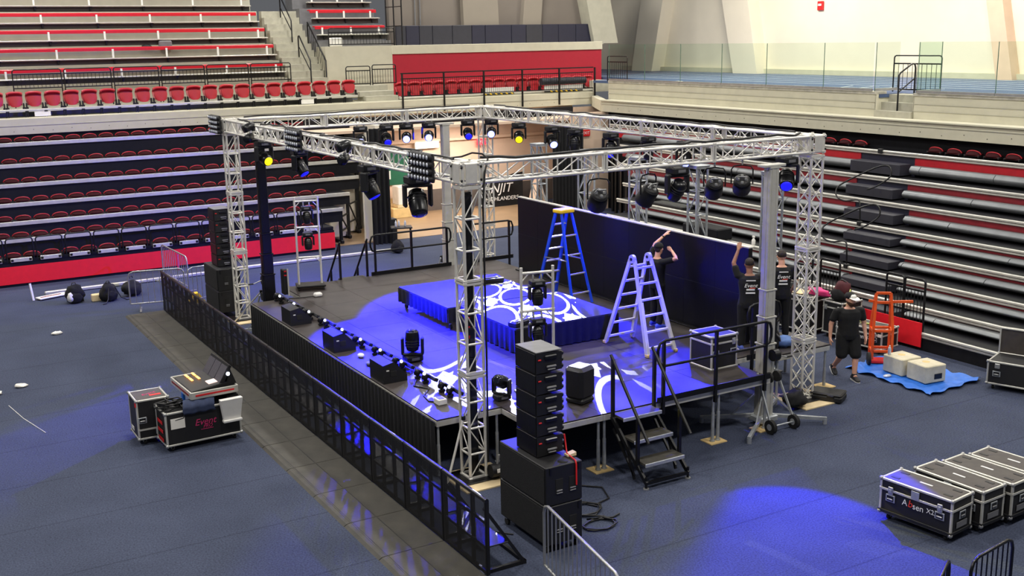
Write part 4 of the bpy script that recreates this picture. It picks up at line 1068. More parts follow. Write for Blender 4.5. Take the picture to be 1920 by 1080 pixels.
def sub_stack(label, x, y):
    t = thing('subwoofer_stack', label, 'loudspeaker', (x, y, 0)); w_, d_, h_ = 1.27, .6, .58
    for k in range(2):
        zc = .13+h_*(k+.5); o = MB().box((0, 0, zc), (d_, w_, h_-.006), 'black', .012).build('subwoofer', t)
        MB().box((-d_/2-.004, 0, zc), (.012, w_-.05, h_-.06), 'fabric_black', .004).build('grille', o)
        for s in (-1, 1):
            for x_ in (-.02, .2):
                q = MB(); q.box((x_-.06, s*(w_/2), zc-.02), (.12, .012, .22), 'rubber', .003); q.box((x_-.06, s*(w_/2+.008), zc-.08), (.1, .02, .024), 'grey_plastic', .008); q.box((x_-.06, s*(w_/2+.008), zc-.115), (.1, .02, .016), 'grey_plastic', .006); q.build('handle', o)
        q = MB()
        for s in (-1, 1):
            for x_ in (-.22, .24): q.box((x_, s*(w_/2+.004), zc+.22), (.03, .012, .1), 'black_metal')
        q.build('corner_plate', o)
    q = MB()
    for s in (-.53, .53): q.lathe([(.075, 0), (.075, .004)], 'rubber', 14, (.05, s, .13+2*h_-.002))
    q.build('top_recess', t)
    for a in (-.24, .24):
        for b in (-.54, .54):
            MB().cyl((a-.02, b, .055), (a+.02, b, .055), .055, 'rubber', 12).box((a, b, .115), (.06, .06, .03), 'steel').build('caster', t)
    return t
sub_stack('near pair of stacked black subwoofers on casters beside the steel barricade', -.19, -2.37)
line_array('near column of five black line array speakers standing on subwoofers', -.18, -2.35, 1.293, 5)
sub_stack('far pair of stacked black subwoofers beside the far front truss tower', -.19, 13.62)
line_array('far column of black line array speakers beside the far front truss tower', -.15, 13.62, 1.293, 5)
t = thing('wood_wedge', 'small pale wooden wedge on top of the near subwoofers', 'wedge', (.06, -2.78, 1.292)); MB().prism([(-.07, 0), (.07, 0), (.07, .05), (-.07, .025)], -.05, .05, 'ply_light').build('block', t)
cable('strap', 'red ratchet strap hanging over the near subwoofers', [(.0, -2.72, 1.6), (.02, -2.75, 1.32), (.0, -3.0, 1.30), (.0, -3.02, 1.25), (.0, -3.025, .95)], .012, 'red')['category'] = 'strap'
def coil(cx, cy, r, n, z=.02, j=.05):
    random.seed(int(cx*100)); return [(cx+(r+random.uniform(-j, j))*math.cos(i*.5), cy+(r+random.uniform(-j, j))*.8*math.sin(i*.5), z+.012*(i//12)) for i in range(n)]
cable('cable', 'coils of black cable on the carpet right of the near subwoofers', coil(.75, -2.05, .28, 34)+[(.9, -2.4, .02)]+coil(.68, -2.62, .24, 30)+[(1.0, -2.5, .02), (1.15, -2.45, .02)], .013)
cable('cable', 'black cable curving over the carpet from the stage to the coil', [(1.2, -1.2, .02), (1.5, -1.5, .02), (1.35, -1.9, .02), (1.0, -2.0, .02)], .013)
cable('cable', 'thin black cable loop on the carpet left of the near subwoofers', [(-.55, -2.2, .015), (-.8, -1.9, .015), (-.75, -1.6, .015), (-.95, -1.5, .015), (-1.05, -1.7, .015), (-.9, -1.85, .015), (-.75, -1.75, .015)], .01)

# ---------------------------------------------------------------- things on the stage
MONS = ((5.2, 7.7, 'farthest'),)
def wedge(label, y):
    t = thing('stage_monitor', label, 'loudspeaker', (-.24, y, SH))
    pf = [(-.22, 0), (.25, 0), (.25, .12), (-.02, .38), (-.22, .34)]
    MB().prism(pf, -.3, .3, 'black').build('cabinet', t)
    MB().bar((.245, 0, .135), (.0, 0, .375), .54, .015, 'black_metal', (1, 0, 1)).build('grille', t)
    for s in (-1, 1): MB().box((-.02, s*.302, .17), (.12, .012, .1), 'rubber', .003).box((-.13, s*.304, .24), (.05, .01, .02), 'white').build('handle', t)
wedge('black wedge monitor at the left end of the stage lip', 7.72); wedge('black wedge monitor in the middle of the stage lip', 5.2); wedge('black wedge monitor on the stage lip nearest the truss tower', 2.8)
for i in range(10):
    y = 9.75-.93*i; x = .10+.018*i
    t = thing('led_batten', 'black light batten on the stage lip, %s from the left' % ORD[i], 'stage light', (x, y, SH), 0, 'light battens along the stage lip')
    MB().box((.06, 0, .11), (.08, .82, .07), 'black', .012, (0, R(25), 0)).build('bar', t)
    for s in (-.16, .16):
        MB().lathe([(.035, -.06), (.06, -.03), (.062, .05), (.05, .07)], 'black_gloss', 10, (-.05, s, .12), (.5, 0, .8)).box((-.04, s, .03), (.12, .05, .05), 'black', .01).build('lamp_head', t)
    MB().sph((-.08, -.2, .2), .03, 'led_white', 8).build('lens', t)
cable('cable', 'black cables trailing from the battens to the small white box', [(.15, 2.4, SH+.012), (-.05, 2.1, SH+.012), (.1, 1.8, SH+.012), (-.15, 1.5, SH+.012), (-.2, 1.2, SH+.012), (-.05, 1.0, SH+.012)], .012)
t = thing('junction_box', 'small pale junction box on the near corner of the stage lip', 'box', (-.08, 1.0, SH)); MB().box((0, 0, .05), (.16, .2, .1), 'white', .01).build('body', t); MB().box((0, 0, .104), (.1, .14, .008), 'grey_plastic').build('cover', t)
for i, (y, x) in enumerate(((4.35, -.12), (3.75, -.2))):
    tag(MB().sph((x, y, SH+.04), .07, 'white' if i == 0 else 'grey_plastic', 8, (1, 1.3, .6)).build('crumpled_cloth'), ('crumpled pale rag on the stage lip right of the middle monitor', 'small dark gadget on the stage lip left of the nearest monitor')[i], 'rag' if i == 0 else 'gadget')
moving_head('tall black moving head standing on the blue-lit stage floor', (.62, 3.55, SH), 'lens_dark', (.65, 3.6, 6), 1.0, 1, 0, None, False)
moving_head('black moving head standing at the inner corner beside the nearest tower', (.9, .62, SH), 'lens_dark', (-2, -1, 3), .8, 1, 0, None, False)
t = thing('stage_monitor', 'tall black covered speaker behind the near line array', 'loudspeaker', (1.95, -.2, SH), R(20)); MB().box((0, 0, .36), (.42, .38, .56), 'black', .06).build('cabinet', t); MB().box((0, 0, .05), (.36, .36, .1), 'black', .03).build('base', t)
# small vertical frames with two heads each
def goal(label, x, y, rz, labs):
    t = thing('light_frame', label, 'light stand', (x, y, SH), rz)
    for s in (-1, 1):
        MB().cyl((s*.28, 0, .12), (s*.28, 0, 2.30), .026, 'alu_truss', 8).cyl((s*.28, 0, .78), (s*.28, 0, .82), .036, 'alu_truss', 8).cyl((s*.28, 0, 1.53), (s*.28, 0, 1.57), .036, 'alu_truss', 8).build('upright', t)
    for z in (.80, 1.55, 2.2): MB().cyl((-.28, 0, z), (.28, 0, z), .024, 'alu_truss', 8).build('crossbar', t)
    for z in (.80, 1.55, 2.2):
        for s in (-1, 1): MB().cyl((s*.28, 0, z-.15), (s*.16, 0, z-.02), .012, 'alu_truss', 6).build('gusset', t)
    q = MB(); q.box((0, 0, .1), (.72, .5, .05), 'black_metal', .015); q.build('base', t)
    for a in (-.3, .3):
        for b in (-.2, .2): MB().cyl((a-.02, b, .04), (a+.02, b, .04), .04, 'rubber', 12).build('caster', t)
    for z, lb in zip((2.18, 1.53), labs): moving_head(lb, (x, y, SH+z-.1), 'lens_dark', (x-.1, y-.5, 0), .72, -1, rz)
goal('silver upright frame with two moving heads on the far left of the stage', 1.22, 10.75, R(-15), ('black moving head in the upper bay of the far silver frame', 'black moving head in the lower bay of the far silver frame'))
goal('silver upright frame with two moving heads behind the near line array', 1.45, .32, R(-12), ('black moving head in the upper bay of the near silver frame', 'black moving head in the lower bay of the near silver frame'))
# on the riser
t = thing('pedal_board', 'flat black equipment board at the far back of the riser', 'equipment board', (4.0, 7.0, SH+.5), R(-8)); MB().box((0, 0, .05), (1.0, .5, .1), 'black', .015).build('body', t); MB().box((0, -.02, .11), (.8, .3, .03), 'black_gloss', .01).build('top_plate', t)
t = thing('power_strip', 'small black box at the near front corner of the riser', 'box', (2.75, 3.1, SH+.5), R(20)); MB().box((0, 0, .05), (.5, .22, .09), 'black', .012).build('body', t); MB().box((0, 0, .1), (.4, .12, .02), 'grey_plastic').build('face_plate', t)
tag(MB().box((4.4, 6.5, SH+.515), (.16, .1, .03), 'white', .01, (0, 0, .5)).build('cloth'), 'small white cloth lying on the back of the blue riser', 'cloth')
t = thing('power_adapter', 'blue-lit power adapter with a cable on the far left stage floor', 'adapter', (1.05, 9.8, SH)); MB().box((0, 0, .05), (.2, .14, .1), 'white', .03).build('body', t); MB().tube([(-.1, 0, .02), (-.5, .1, .012), (-1.0, .25, .012)], .01, 'wire', 6).build('lead', t)
t = thing('dimmer_rack', 'small black rack with a silver bar at the far front stage corner', 'rack', (.42, 10.25, SH-.0)); MB().box((0, .1, .35), (.12, .2, .62), 'black', .02).build('body', t); MB().cyl((.05, -.03, .02), (.05, -.03, .68), .02, 'alu', 8).build('bar', t)
for z in (.62, .52): MB().box((-.0, -.005, z), (.06, .01, .03), 'red').build('indicator', t)
# ---------------------------------------------------------------- guard rails and stairs of the stage
def loop_rail(label, p0, p1, mid=True):
    t = thing('stage_rail', label, 'railing', (*p0, SH)); d = Vector((p1[0]-p0[0], p1[1]-p0[1], 0)); L_ = d.length; d.normalize(); r = .15
    P = lambda a, z: d*a+Vector((0, 0, z))
    lo, hi = .62, 1.06
    pts = [P(r, lo), P(L_-r, lo), P(L_-.04, lo+.04), P(L_, lo+r), P(L_, hi-r), P(L_-.04, hi-.04), P(L_-r, hi), P(r, hi), P(.04, hi-.04), P(0, hi-r), P(0, lo+r), P(.04, lo+.04)]
    MB().tube(pts, .026, 'black_metal', 8, True).build('rail', t)
    n = max(2, int(L_/1.1)+1)
    for i in range(n): MB().bar(P(.12+(L_-.24)*i/(n-1), -.22), P(.12+(L_-.24)*i/(n-1), hi-.02), .05, .05, 'black_metal').build('post', t)
    MB().bar(P(0, .04), P(L_, .04), .03, .1, 'black_metal').build('kick_or_shade_strip', t)
loop_rail('long black loop rail on the right edge of the stage beside the flight case', (3.0, -.965), (5.52, -.965))
loop_rail('black loop rail on the far edge of the stage left of the silver mast', (3.1, 11.3), (5.45, 11.3))
loop_rail('black loop rail on the far edge of the stage right of the silver mast', (6.0, 11.3), (7.4, 11.3))
loop_rail('short black rail at the right rear corner beside the two men', (5.95, .1), (6.75, .1))
def stair(label, x0, x1, y, s, rails=True, steps=3):
    t = thing('stage_stairs', label, 'stairs', ((x0+x1)/2, y, 0)); w_ = x1-x0; hz = SH/(steps+1)
    for i in range(steps):
        z = SH-hz*(i+1) if False else SH-.02-(SH-.12)/(steps)*i*1.0
        yy = s*(.16+.30*i)
        q = MB(); q.box((0, yy, z-.02), (w_-.06, .30, .045), 'rubber_plate', .006); q.build('tread', t)
        MB().box((0, yy+s*.15, z-.03), (w_-.06, .02, .06), 'galv', .004).build('nosing', t)
    for a in (-1, 1):
        q = MB(); q.bar((a*w_/2, s*.03, SH-.06), (a*w_/2, s*.98, .1), .04, .07, 'black_metal'); q.build('stringer', t)
        q = MB(); q.bar((a*w_/2, s*.42, .62), (a*w_/2, s*.66, .06), .035, .035, 'black_metal'); q.bar((a*w_/2, s*.08, .75), (a*w_/2, s*.66, .12), .035, .035, 'black_metal'); q.build('brace', t)
        q = MB(); q.cyl((a*w_/2, s*.97, .02), (a*w_/2, s*.97, .2), .022, 'black_metal', 8); q.cyl((a*w_/2, s*.97, 0), (a*w_/2, s*.97, .02), .05, 'steel', 10); q.build('foot', t)
        q = MB(); q.cyl((a*w_/2, s*.0, 1.98), (a*w_/2, s*1.02, .78), .027, 'black_metal', 8); q.build('handrail', t)
        for yy, z0, z1 in ((.06, SH-.05, 1.92), (.74, .3, 1.1)): MB().bar((a*w_/2, s*yy, z0), (a*w_/2, s*yy, z1), .05, .05, 'black_metal').build('post', t)
    MB().bar((-w_/2, s*.97, .1), (w_/2, s*.97, .1), .04, .05, 'black_metal').build('base_bar', t)
stair('black stage stairs with grey treads and handrails on the right edge of the stage', 2.06, 2.9, -.94, -1)
stair('black stage stairs with handrails at the far edge of the stage', 2.25, 3.0, 11.28, 1)
# flight cases are made by one builder
def flight_case(name, label, loc, rz, dim, cat='flight case', lid=.3, top='case_black', wheels=True, group=None, handles='y', latch=True, zc=.11):
    L_, W_, H_ = dim; t = thing(name, label, cat, loc, rz, group); z0 = zc if wheels else 0
    MB().box((0, 0, z0+H_/2), (L_-.02, W_-.02, H_-.02), 'case_black').box((0, 0, z0+H_-.006), (L_-.08, W_-.08, .012), top, .003).build('body', t)
    e = .035; q = MB()
    for z in (z0+e/2, z0+H_-e/2):
        for s in (-1, 1): q.box((0, s*(W_/2-e/2), z), (L_, e, e), 'alu', .006); q.box((s*(L_/2-e/2), 0, z), (e, W_, e), 'alu', .006)
    for a in (-1, 1):
        for b in (-1, 1): q.box((a*(L_/2-e/2), b*(W_/2-e/2), z0+H_/2), (e, e, H_), 'alu', .006)
    q.build('edge_trim', t)
    q = MB()
    for a in (-1, 1):
        for b in (-1, 1):
            for z in (z0+.015, z0+H_-.015): q.sph((a*(L_/2-.012), b*(W_/2-.012), z), .034, 'steel', 8)
    q.build('corner', t)
    if lid:
        q = MB(); zz = z0+H_*(1-lid)
        for s in (-1, 1): q.box((0, s*W_/2, zz), (L_, .012, .035), 'alu', .003); q.box((s*L_/2, 0, zz), (.012, W_, .035), 'alu', .003)
        q.build('lid_edge', t)
        if latch:
            for a in (-.34, .34):
                MB().box((a*L_, -W_/2-.008, zz), (.085, .018, .12), 'steel', .008).box((a*L_, -W_/2-.02, zz), (.04, .012, .05), 'galv', .004).build('latch', t)
    hz = z0+H_*.52
    def hnd(p, along):
        q = MB(); d = (.15, .012, .11) if along == 'x' else (.012, .15, .11); n = (0, -1, 0) if along == 'x' else (1, 0, 0)
        q.box(p, d, 'galv', .004); p2 = Vector(p)+Vector(n)*.004; q.box(p2, [x*.72 if x > .02 else x for x in d], 'black'); p3 = Vector(p)+Vector(n)*.012+Vector((0, 0, -.012)); q.box(p3, [x*.6 if x > .12 else (x if x < .02 else .022) for x in d], 'steel', .004); q.build('handle', t)
    if 'y' in handles:
        for a in (-.34, .34): hnd((a*L_, -W_/2-.004, hz-.02), 'x')
    if 'x' in handles: hnd((L_/2+.004, 0, hz), 'y')
    if wheels:
        for a in (-1, 1):
            for b in (-1, 1):
                q = MB(); x, y = a*(L_/2-.12), b*(W_/2-.1)
                q.cyl((x-.018, y, .05), (x+.018, y, .05), .05, 'rubber', 12); q.box((x, y, .095), (.07, .07, .02), 'steel'); q.box((x-.026, y, .07), (.008, .04, .05), 'steel'); q.box((x+.026, y, .07), (.008, .04, .05), 'steel'); q.build('caster', t)
    return t
c = flight_case('flight_case', 'black flight case with silver edges standing on the right side of the stage', (5.22, .22, SH), 0, (.62, .62, .64), lid=.22, wheels=False, handles='y')
# ================================================================ around the stage
# ladders
t = thing('step_ladder', 'tall blue fibreglass step ladder with a yellow top before the dark wall', 'ladder', (5.78, 6.15, SH), R(8)); HL = 2.08
for a in (-1, 1):
    MB().bar((a*.30, .68, 0), (a*.17, .10, HL), .035, .08, 'blue_fibre', (0, 1, 0)).build('front_rail', t)
    MB().bar((a*.30, -.62, 0), (a*.15, -.08, HL-.02), .035, .06, 'blue_fibre', (0, 1, 0)).build('rear_rail', t)
for i in range(6):
    f = (i+1)/7; MB().box((0, .68-.58*f, HL*f), (.60-.26*f, .09, .03), 'alu', .006).build('step', t)
for i in range(4):
    f = (i+.6)/4.8; MB().bar((-(.29-.14*f), -.62+.54*f, HL*f), (.29-.14*f, -.62+.54*f, HL*f), .03, .03, 'alu').build('rear_brace', t)
MB().box((0, .02, HL+.03), (.42, .32, .09), 'yellow', .02).build('top_cap', t)
for a in (-1, 1): MB().bar((a*.25, .40, 1.0), (a*.24, -.36, 1.0), .012, .025, 'steel').build('spreader', t)
t = thing('folding_ladder', 'silver multi-position folding ladder spread on the stage', 'ladder', (4.8, 1.93, SH), R(3)); HL = 1.78
for s, nm in ((1, 'far'), (-1, 'near')):
    for a in (-1, 1):
        MB().bar((a*.36, s*.64, .03), (a*.20, s*.07, HL), .035, .075, 'alu_truss', (0, 1, 0)).build('rail', t)
        MB().bar((a*.32, s*.645, .04), (a*.24, s*.33, 1.0), .03, .07, 'alu_truss', (0, 1, 0)).build('inner_rail', t)
        MB().box((a*.36, s*.65, .03), (.06, .09, .06), 'ply', .01).build('foot', t)
    for i in range(6):
        f = (i+.5)/6; w_ = .36-.16*f; MB().bar((-w_, s*(.64-.57*f), HL*f), (w_, s*(.64-.57*f), HL*f), .05, .035, 'alu_truss').build('rung', t)
for a in (-1, 1): MB().cyl((a*.20-.03, 0, HL+.02), (a*.20+.03, 0, HL+.02), .085, 'alu', 14).cyl((a*.20-.045, 0, HL+.02), (a*.20+.045, 0, HL+.02), .03, 'black', 10).build('hinge', t)

# ---------------------------------------------------------------- crowd barricade with its foot plates
def barricade():
    t = thing('crowd_barrier', '', 'barrier', (0, 0, 0), 0, 'black barrier panels in front of the stage'); w_ = 1.265
    MB().box((-.46, 0, .02), (.90, w_-.006, .035), 'rubber_plate', .006).build('foot_plate', t)
    q = MB(); q.prism([(-1.02, .0), (-.91, .0), (-.91, .037), (-.97, .03)], -w_/2+.004, w_/2-.004, 'rubber_plate', 'y'); q.box((-.5, 0, .039), (.010, 1.2, .003), 'black'); q.box((-.88, 0, .039), (.008, 1.25, .003), 'black'); q.build('ramp_edge', t)
    q = MB()
    for y in (-w_/2+.03, -.21, .21, w_/2-.03): q.box((.02, y, .57), (.05, .05, 1.06), 'barrier_black', .006)
    for z in (.06, .42, .78): q.box((.02, 0, z), (.045, w_-.02, .045), 'barrier_black', .005)
    q.build('frame', t)
    MB().cyl((.01, -w_/2+.004, 1.10), (.01, w_/2-.004, 1.10), .032, 'black_gloss', 8).build('top_rail', t)
    MB().add([(-.012, -w_/2+.01, .05), (-.012, w_/2-.01, .05), (-.012, w_/2-.01, 1.08), (-.012, -w_/2+.01, 1.08)], [(0, 1, 2, 3)], 'perforated').build('mesh_panel', t)
    q = MB()
    for y in (-.5, .5):
        q.bar((.03, y, .95), (.62, y, .05), .035, .04, 'barrier_black'); q.bar((.03, y, .03), (.66, y, .03), .05, .05, 'barrier_black')
    q.bar((.64, -.52, .03), (.64, .52, .03), .05, .05, 'barrier_black'); q.build('rear_brace', t)
    MB().box((.2, 0, .42), (.3, w_-.1, .02), 'black_metal', .004).build('step_shelf', t)
    return t
b0 = barricade(); NB = 14
for i in range(NB):
    y = -2.52+1.27*i; lb = 'black mesh crowd barrier panel with foot plate, %s from the near end' % ORD[i]
    if i == 0: b0.location = (-1.50, y, 0); b0['label'] = lb
    else: dup(b0, (-1.50-.004*i, y, 0), label=lb)

# steel barricades
def steel_fence(label, p0, p1, n=15, m='steel'):
    d = Vector((p1[0]-p0[0], p1[1]-p0[1], 0)); L_ = d.length; t = thing('steel_barricade', label, 'barricade', ((p0[0]+p1[0])/2, (p0[1]+p1[1])/2, 0), math.atan2(d.y, d.x)); a = L_/2; r = .14
    MB().tube([(-a, 0, .2), (-a, 0, 1.08-r), (-a+.04, 0, 1.04), (-a+r, 0, 1.08), (a-r, 0, 1.08), (a-.04, 0, 1.04), (a, 0, 1.08-r), (a, 0, .2)], .021, m, 8).cyl((-a, 0, .2), (a, 0, .2), .019, m, 8).build('frame', t)
    for i in range(1, n): MB().cyl((-a+L_*i/n, 0, .2), (-a+L_*i/n, 0, 1.07), .010, m, 6).build('baluster', t)
    for s in (-1, 1): MB().cyl((s*(a-.25), 0, 0.03), (s*(a-.25), 0, .2), .016, m, 6).bar((s*(a-.25), -.3, .02), (s*(a-.25), .3, .02), .05, .03, m).build('foot', t)
steel_fence('silver steel barricade at the bottom edge beside the near subwoofers', (-.86, -3.55), (-1.22, -5.75), 17)
steel_fence('silver steel barricade at the far left before the carpet bags', (-2.3, 15.15), (-.9, 14.84), 9)
steel_fence('silver steel barricade between the far barrier end and the far subwoofers', (-.82, 14.75), (-.2, 14.82), 5)
steel_fence('silver steel barricade with a pink ribbon before the red banner', (-.55, 18.9), (-.42, 16.4), 13)
tag(MB().box((-.47, 17.3, .8), (.03, .1, .5), 'pink', .01).build('ribbon'), 'pink ribbon tied to the steel barricade before the red banner', 'ribbon')
tag(MB().prism([(-.25, 0), (.25, 0), (.05, .3), (-.05, .3)], -.12, .12, 'yellow').build('wet_floor_sign', None, (-.55, 15.1, 0)), 'yellow object on the carpet behind the far steel barricade', 'sign')
for i, (p0, p1, lb) in enumerate((((3.35, -7.42), (2.42, -7.55), 'taller black steel barricade at the bottom right corner'), ((2.28, -7.36), (1.2, -7.95), 'black steel barricade cut off by the bottom edge, left of the taller one'))):
    steel_fence(lb, p0, p1, 8, 'black_gloss')

# ---------------------------------------------------------------- flight cases at the right foreground
def absen(t, y, z, k):
    e = (R(90), 0, 0)
    text('A', .13*k, 'text_white', t, (-.20*k, y, z), e, align='LEFT'); text('b', .15*k, 'text_red', t, (-.108*k, y, z+.004), e, align='LEFT', shear=.2); text('sen', .13*k, 'text_white', t, (-.03*k, y, z-.012), e, align='LEFT'); text('X2.8', .10*k, 'text_white', t, (.19*k, y, z-.004), e, align='LEFT')
def labelled_case(label, loc, rz, lettering=True):
    t = flight_case('flight_case', label, loc, rz, (1.16, .52, .54), lid=.3, top='case_top', group='long flight cases in a row at the lower right', handles='yx')
    q = MB()
    for a in (-.36, .36):
        for b in (-.12, .12): q.box((a*1.16, b, .652), (.13, .05, .008), 'black', .002)
    q.build('wheel_dish', t); MB().box((0, 0, .652), (.2, .035, .006), 'white', .002).build('label_strip', t)
    MB().box((0, -.265, .545), (.13, .012, .12), 'galv', .004).build('hasp', t)
    MB().box((0, 0, .145), (1.18, .54, .05), 'black', .005).build('bumper', t)
    MB().box((.582, .0, .25), (.006, .26, .09), 'grey_plastic', .002).build('rating_plate', t)
    if lettering:
        absen(t, -.268, .385, 1)
    return t
# long axis runs from the far left corner to the near right one
base = Vector((4.63, -5.13, 0)); rz = R(-83)
labelled_case('long black flight case with white lettering, the front one of the row at lower right', base, rz)
for i, w_ in enumerate(('second from the front', 'third from the front', 'rearmost, cut by the right edge')):
    labelled_case('long silver-edged black flight case, lower right row, '+w_, base+Vector((.66+.58*i, .02+(-.06 if i == 0 else -.07-.03*i), 0)), R(-87+i))

# ---------------------------------------------------------------- left foreground: desk and cases
t = flight_case('flight_case', 'black flight case with pink script lettering carrying the lighting desk', (-3.36, 4.17, 0), R(2.5), (1.36, .60, .62), lid=0, handles='', latch=False)
text('Event', .17, 'text_pink', t, (.02, -.303, .46), (R(90), 0, R(0)), shear=.3); text('PRO', .085, 'text_pink', t, (.06, -.303, .37), (R(90), 0, 0), shear=.3)
MB().box((.05, -.303, .325), (.22, .004, .01), 'text_pink').build('underline', t); MB().box((-.46, -.304, .52), (.25, .006, .19), 'paper').build('paper_sheet', t)
for z in (.2, .36, .52): MB().box((-.69, .0, z), (.006, .3, .06), 'red').build('red_tape', t)
t = flight_case('flight_case', 'small black flight case with pink script left of the desk case', (-4.08, 4.80, 0), R(0), (.58, .64, .74), lid=0, top='case_top', handles='y')
text('Event', .12, 'text_pink', t, (0, .02, .851), (0, 0, R(20)), shear=.3)
MB().box((0, -.325, .3), (.56, .012, .03), 'alu').build('lid_edge', t); MB().box((.1, -.33, .24), (.16, .02, .12), 'galv', .01).build('latch', t); MB().box((-.291, .1, .24), (.006, .2, .07), 'white').build('label_strip', t)
MB().box((-.295, -.3, .78), (.02, .05, .1), 'red', .005).build('red_tag', t); MB().box((.1, -.1, .852), (.2, .08, .006), 'red').build('red_tape', t)
# desk on an open case lid
dz = .735
t = thing('case_tray', 'open silver-edged case tray with red trim holding the lighting desk', 'flight case', (-3.13, 4.42, dz), R(3))
MB().box((0, .1, .16), (.84, 1.18, .03), 'case_black').build('floor_panel', t)
q = MB()
for s in (-1, 1): q.box((s*.42, .1, .21), (.03, 1.2, .13), 'alu', .006); q.box((0, .1+s*.6, .21), (.84, .03, .13), 'alu', .006)
q.build('edge_trim', t)
q = MB(); q.box((0, -.518, .21), (.7, .006, .03), 'red'); q.box((-.438, .1, .21), (.006, 1.0, .03), 'step_red'); q.build('red_trim', t)
q = MB(); q.box((.1, .25, .07), (.5, .5, .14), 'case_black', .01); q.build('support_box', t)
t = thing('lighting_desk', 'black lighting desk with glowing amber faders and three screens', 'lighting desk', (-3.16, 4.52, dz+.175), R(3))
MB().prism([(-.36, 0), (.36, 0), (.36, .16), (-.36, .08)], -.52, .52, 'black').build('chassis', t)
MB().bar((-.35, 0, .085), (.34, 0, .162), 1.0, .006, 'black_metal').build('surface', t)
q = MB()
for x in (-.17, -.04):
    for y in (.0, .25): q.bar((x-.02, y+.12, .108+.11*(x+.36)*.9+.0), (x+.02, y+.12, .112+.11*(x+.36)*.9), .2, .012, 'amber_led')
q.build('fader_light', t)
MB().bar((-.0, -.27, .135), (.16, -.27, .152), .2, .014, 'screen_white').build('touch_screen', t)
q = MB(); q.bar((.20, 0, .12), (.38, 0, .44), .98, .05, 'black', (1, 0, 0)); hood = q.build('screen_hood', t)
for i in range(3): MB().bar((.165, .32-.32*i, .145), (.335, .32-.32*i, .415), .29, .012, 'screen_grey', (1, 0, 0)).build('screen', hood)
MB().prism([(.28, .1), (.5, .0), (.36, .4)], -.5, .5, 'black').build('rear_shell', t)
MB().sph((.32, -.505, .3), .035, 'led_white', 8).build('side_lamp', t)
q = MB()
random.seed(11)
for i in range(5): q.tube([(-3.85+random.uniform(-.13, .13)+.16*math.cos(a*.6+i), 4.1+.13*math.sin(a*.6+i)+random.uniform(-.03, .03), .76+.03*i+random.uniform(-.02, .02)) for a in range(12)], .014, 'wire', 6)
q.tube([(-3.7, 4.0, .8), (-3.66, 3.86, .72), (-3.7, 3.85, .6), (-3.85, 3.85, .58)], .012, 'wire', 6); tag(q.build('cable_coil'), 'tangle of black cable on the left end of the desk case', 'cable')
t = thing('jacket', 'dark blue folded jacket draped over the desk case', 'jacket', (-3.42, 3.98, .735), R(3))
MB().grid(lambda u, v: ((u-.5)*.56+.03*math.sin(v*6), .16-.32*min(v*1.5, 1)-.012-.0*v, .10*math.sin(min(v*1.5, 1)*3.0)+.02-.30*max(0, v-.66)+.01*math.sin(u*17)), 12, 14, 'denim_dark', th=(0, -.015, .025)).build('cloth', t)
t = thing('plastic_bin', 'white tapered plastic bin hung on the right front of the desk case', 'bin', (-2.88, 3.80, .44), R(2.5))
q = MB(); q.add([(-.15, -.07, 0), (.15, -.07, 0), (.15, .0, 0), (-.15, .0, 0), (-.2, -.12, .40), (.2, -.12, .40), (.2, .0, .40), (-.2, .0, .40)], [(0, 1, 5, 4), (1, 2, 6, 5), (2, 3, 7, 6), (3, 0, 4, 7), (3, 2, 1, 0), (4, 5, 6, 7)], 'white'); q.build('body', t)
MB().box((0, -.07, -.0), (.34, .1, .05), 'white', .01).build('rim', t)
tag(MB().box((-2.78, 4.2, .79), (.24, .4, .1), 'black', .03).build('bag'), 'black bag on the right end of the desk case behind the white bin', 'bag')
tag(MB().box((-3.55, 4.4, .82), (.05, .1, .16), 'tarp', .01).build('water_bottle'), 'small blue bottle under the left edge of the desk tray', 'bottle')

# ---------------------------------------------------------------- left background floor
for i, (x, y, z, lb) in enumerate(((-3.4, 17.15, 0, 'black and white backpack on the carpet before the red banner, leftmost bag'), (-2.55, 16.85, 0, 'large black backpack with straps, middle of the three bags on the carpet'), (-1.85, 17.15, 0, 'black bag lying on its side, rightmost of the three bags on the carpet'))):
    t = thing('backpack', lb, 'bag', (x, y, z), R(20*i))
    lump(MB(), (0, 0, .22), .27, 'fabric_black', (1, .75, .95) if i < 2 else (1.2, .8, .75), 20+i, .3).build('body', t)
    lump(MB(), (0, -.17, .15), .15, 'fabric_black', (1.1, .55, 1), 30+i).build('pocket', t)
    MB().tube([(-.06, 0, .5), (-.04, 0, .56), (.04, 0, .56), (.06, 0, .5)], .014, 'black', 6).build('handle', t)
    if i == 0: lump(MB(), (-.13, -.13, .17), .14, 'white', (.7, .9, 1), 40).build('white_panel', t)
    if i == 1:
        for s in (-1, 1): MB().tube([(s*.1, -.2, .4), (s*.2, -.3, .1), (s*.32, -.38, .02), (s*.4, -.36, .015)], .015, 'black', 6).build('strap', t)
tag(MB().box((-2.85, 17.0, .1), (.28, .2, .2), 'ply_light', .02).build('box'), 'cream box on the carpet between the first and middle bags', 'box')
t = thing('panel_offcut', 'white folded panel lying at the left end of the aluminium beam', 'panel', (-4.05, 18.1, 0), R(20))
MB().box((.2, 0, .05), (.85, .3, .04), 'paper', .01).build('sheet', t); MB().bar((-.35, 0, .02), (-.35, .12, .5), .05, .04, 'white').build('upright', t); MB().box((.15, -.02, .075), (.6, .05, .012), 'step_red').build('stripe', t)
tag(MB().box((-1.0, 18.7, .06), (6.0, .10, .1), 'alu_bench', .02, (0, 0, .03)).build('alloy_beam'), 'long pale beam lying on the carpet behind the three bags', 'beam')
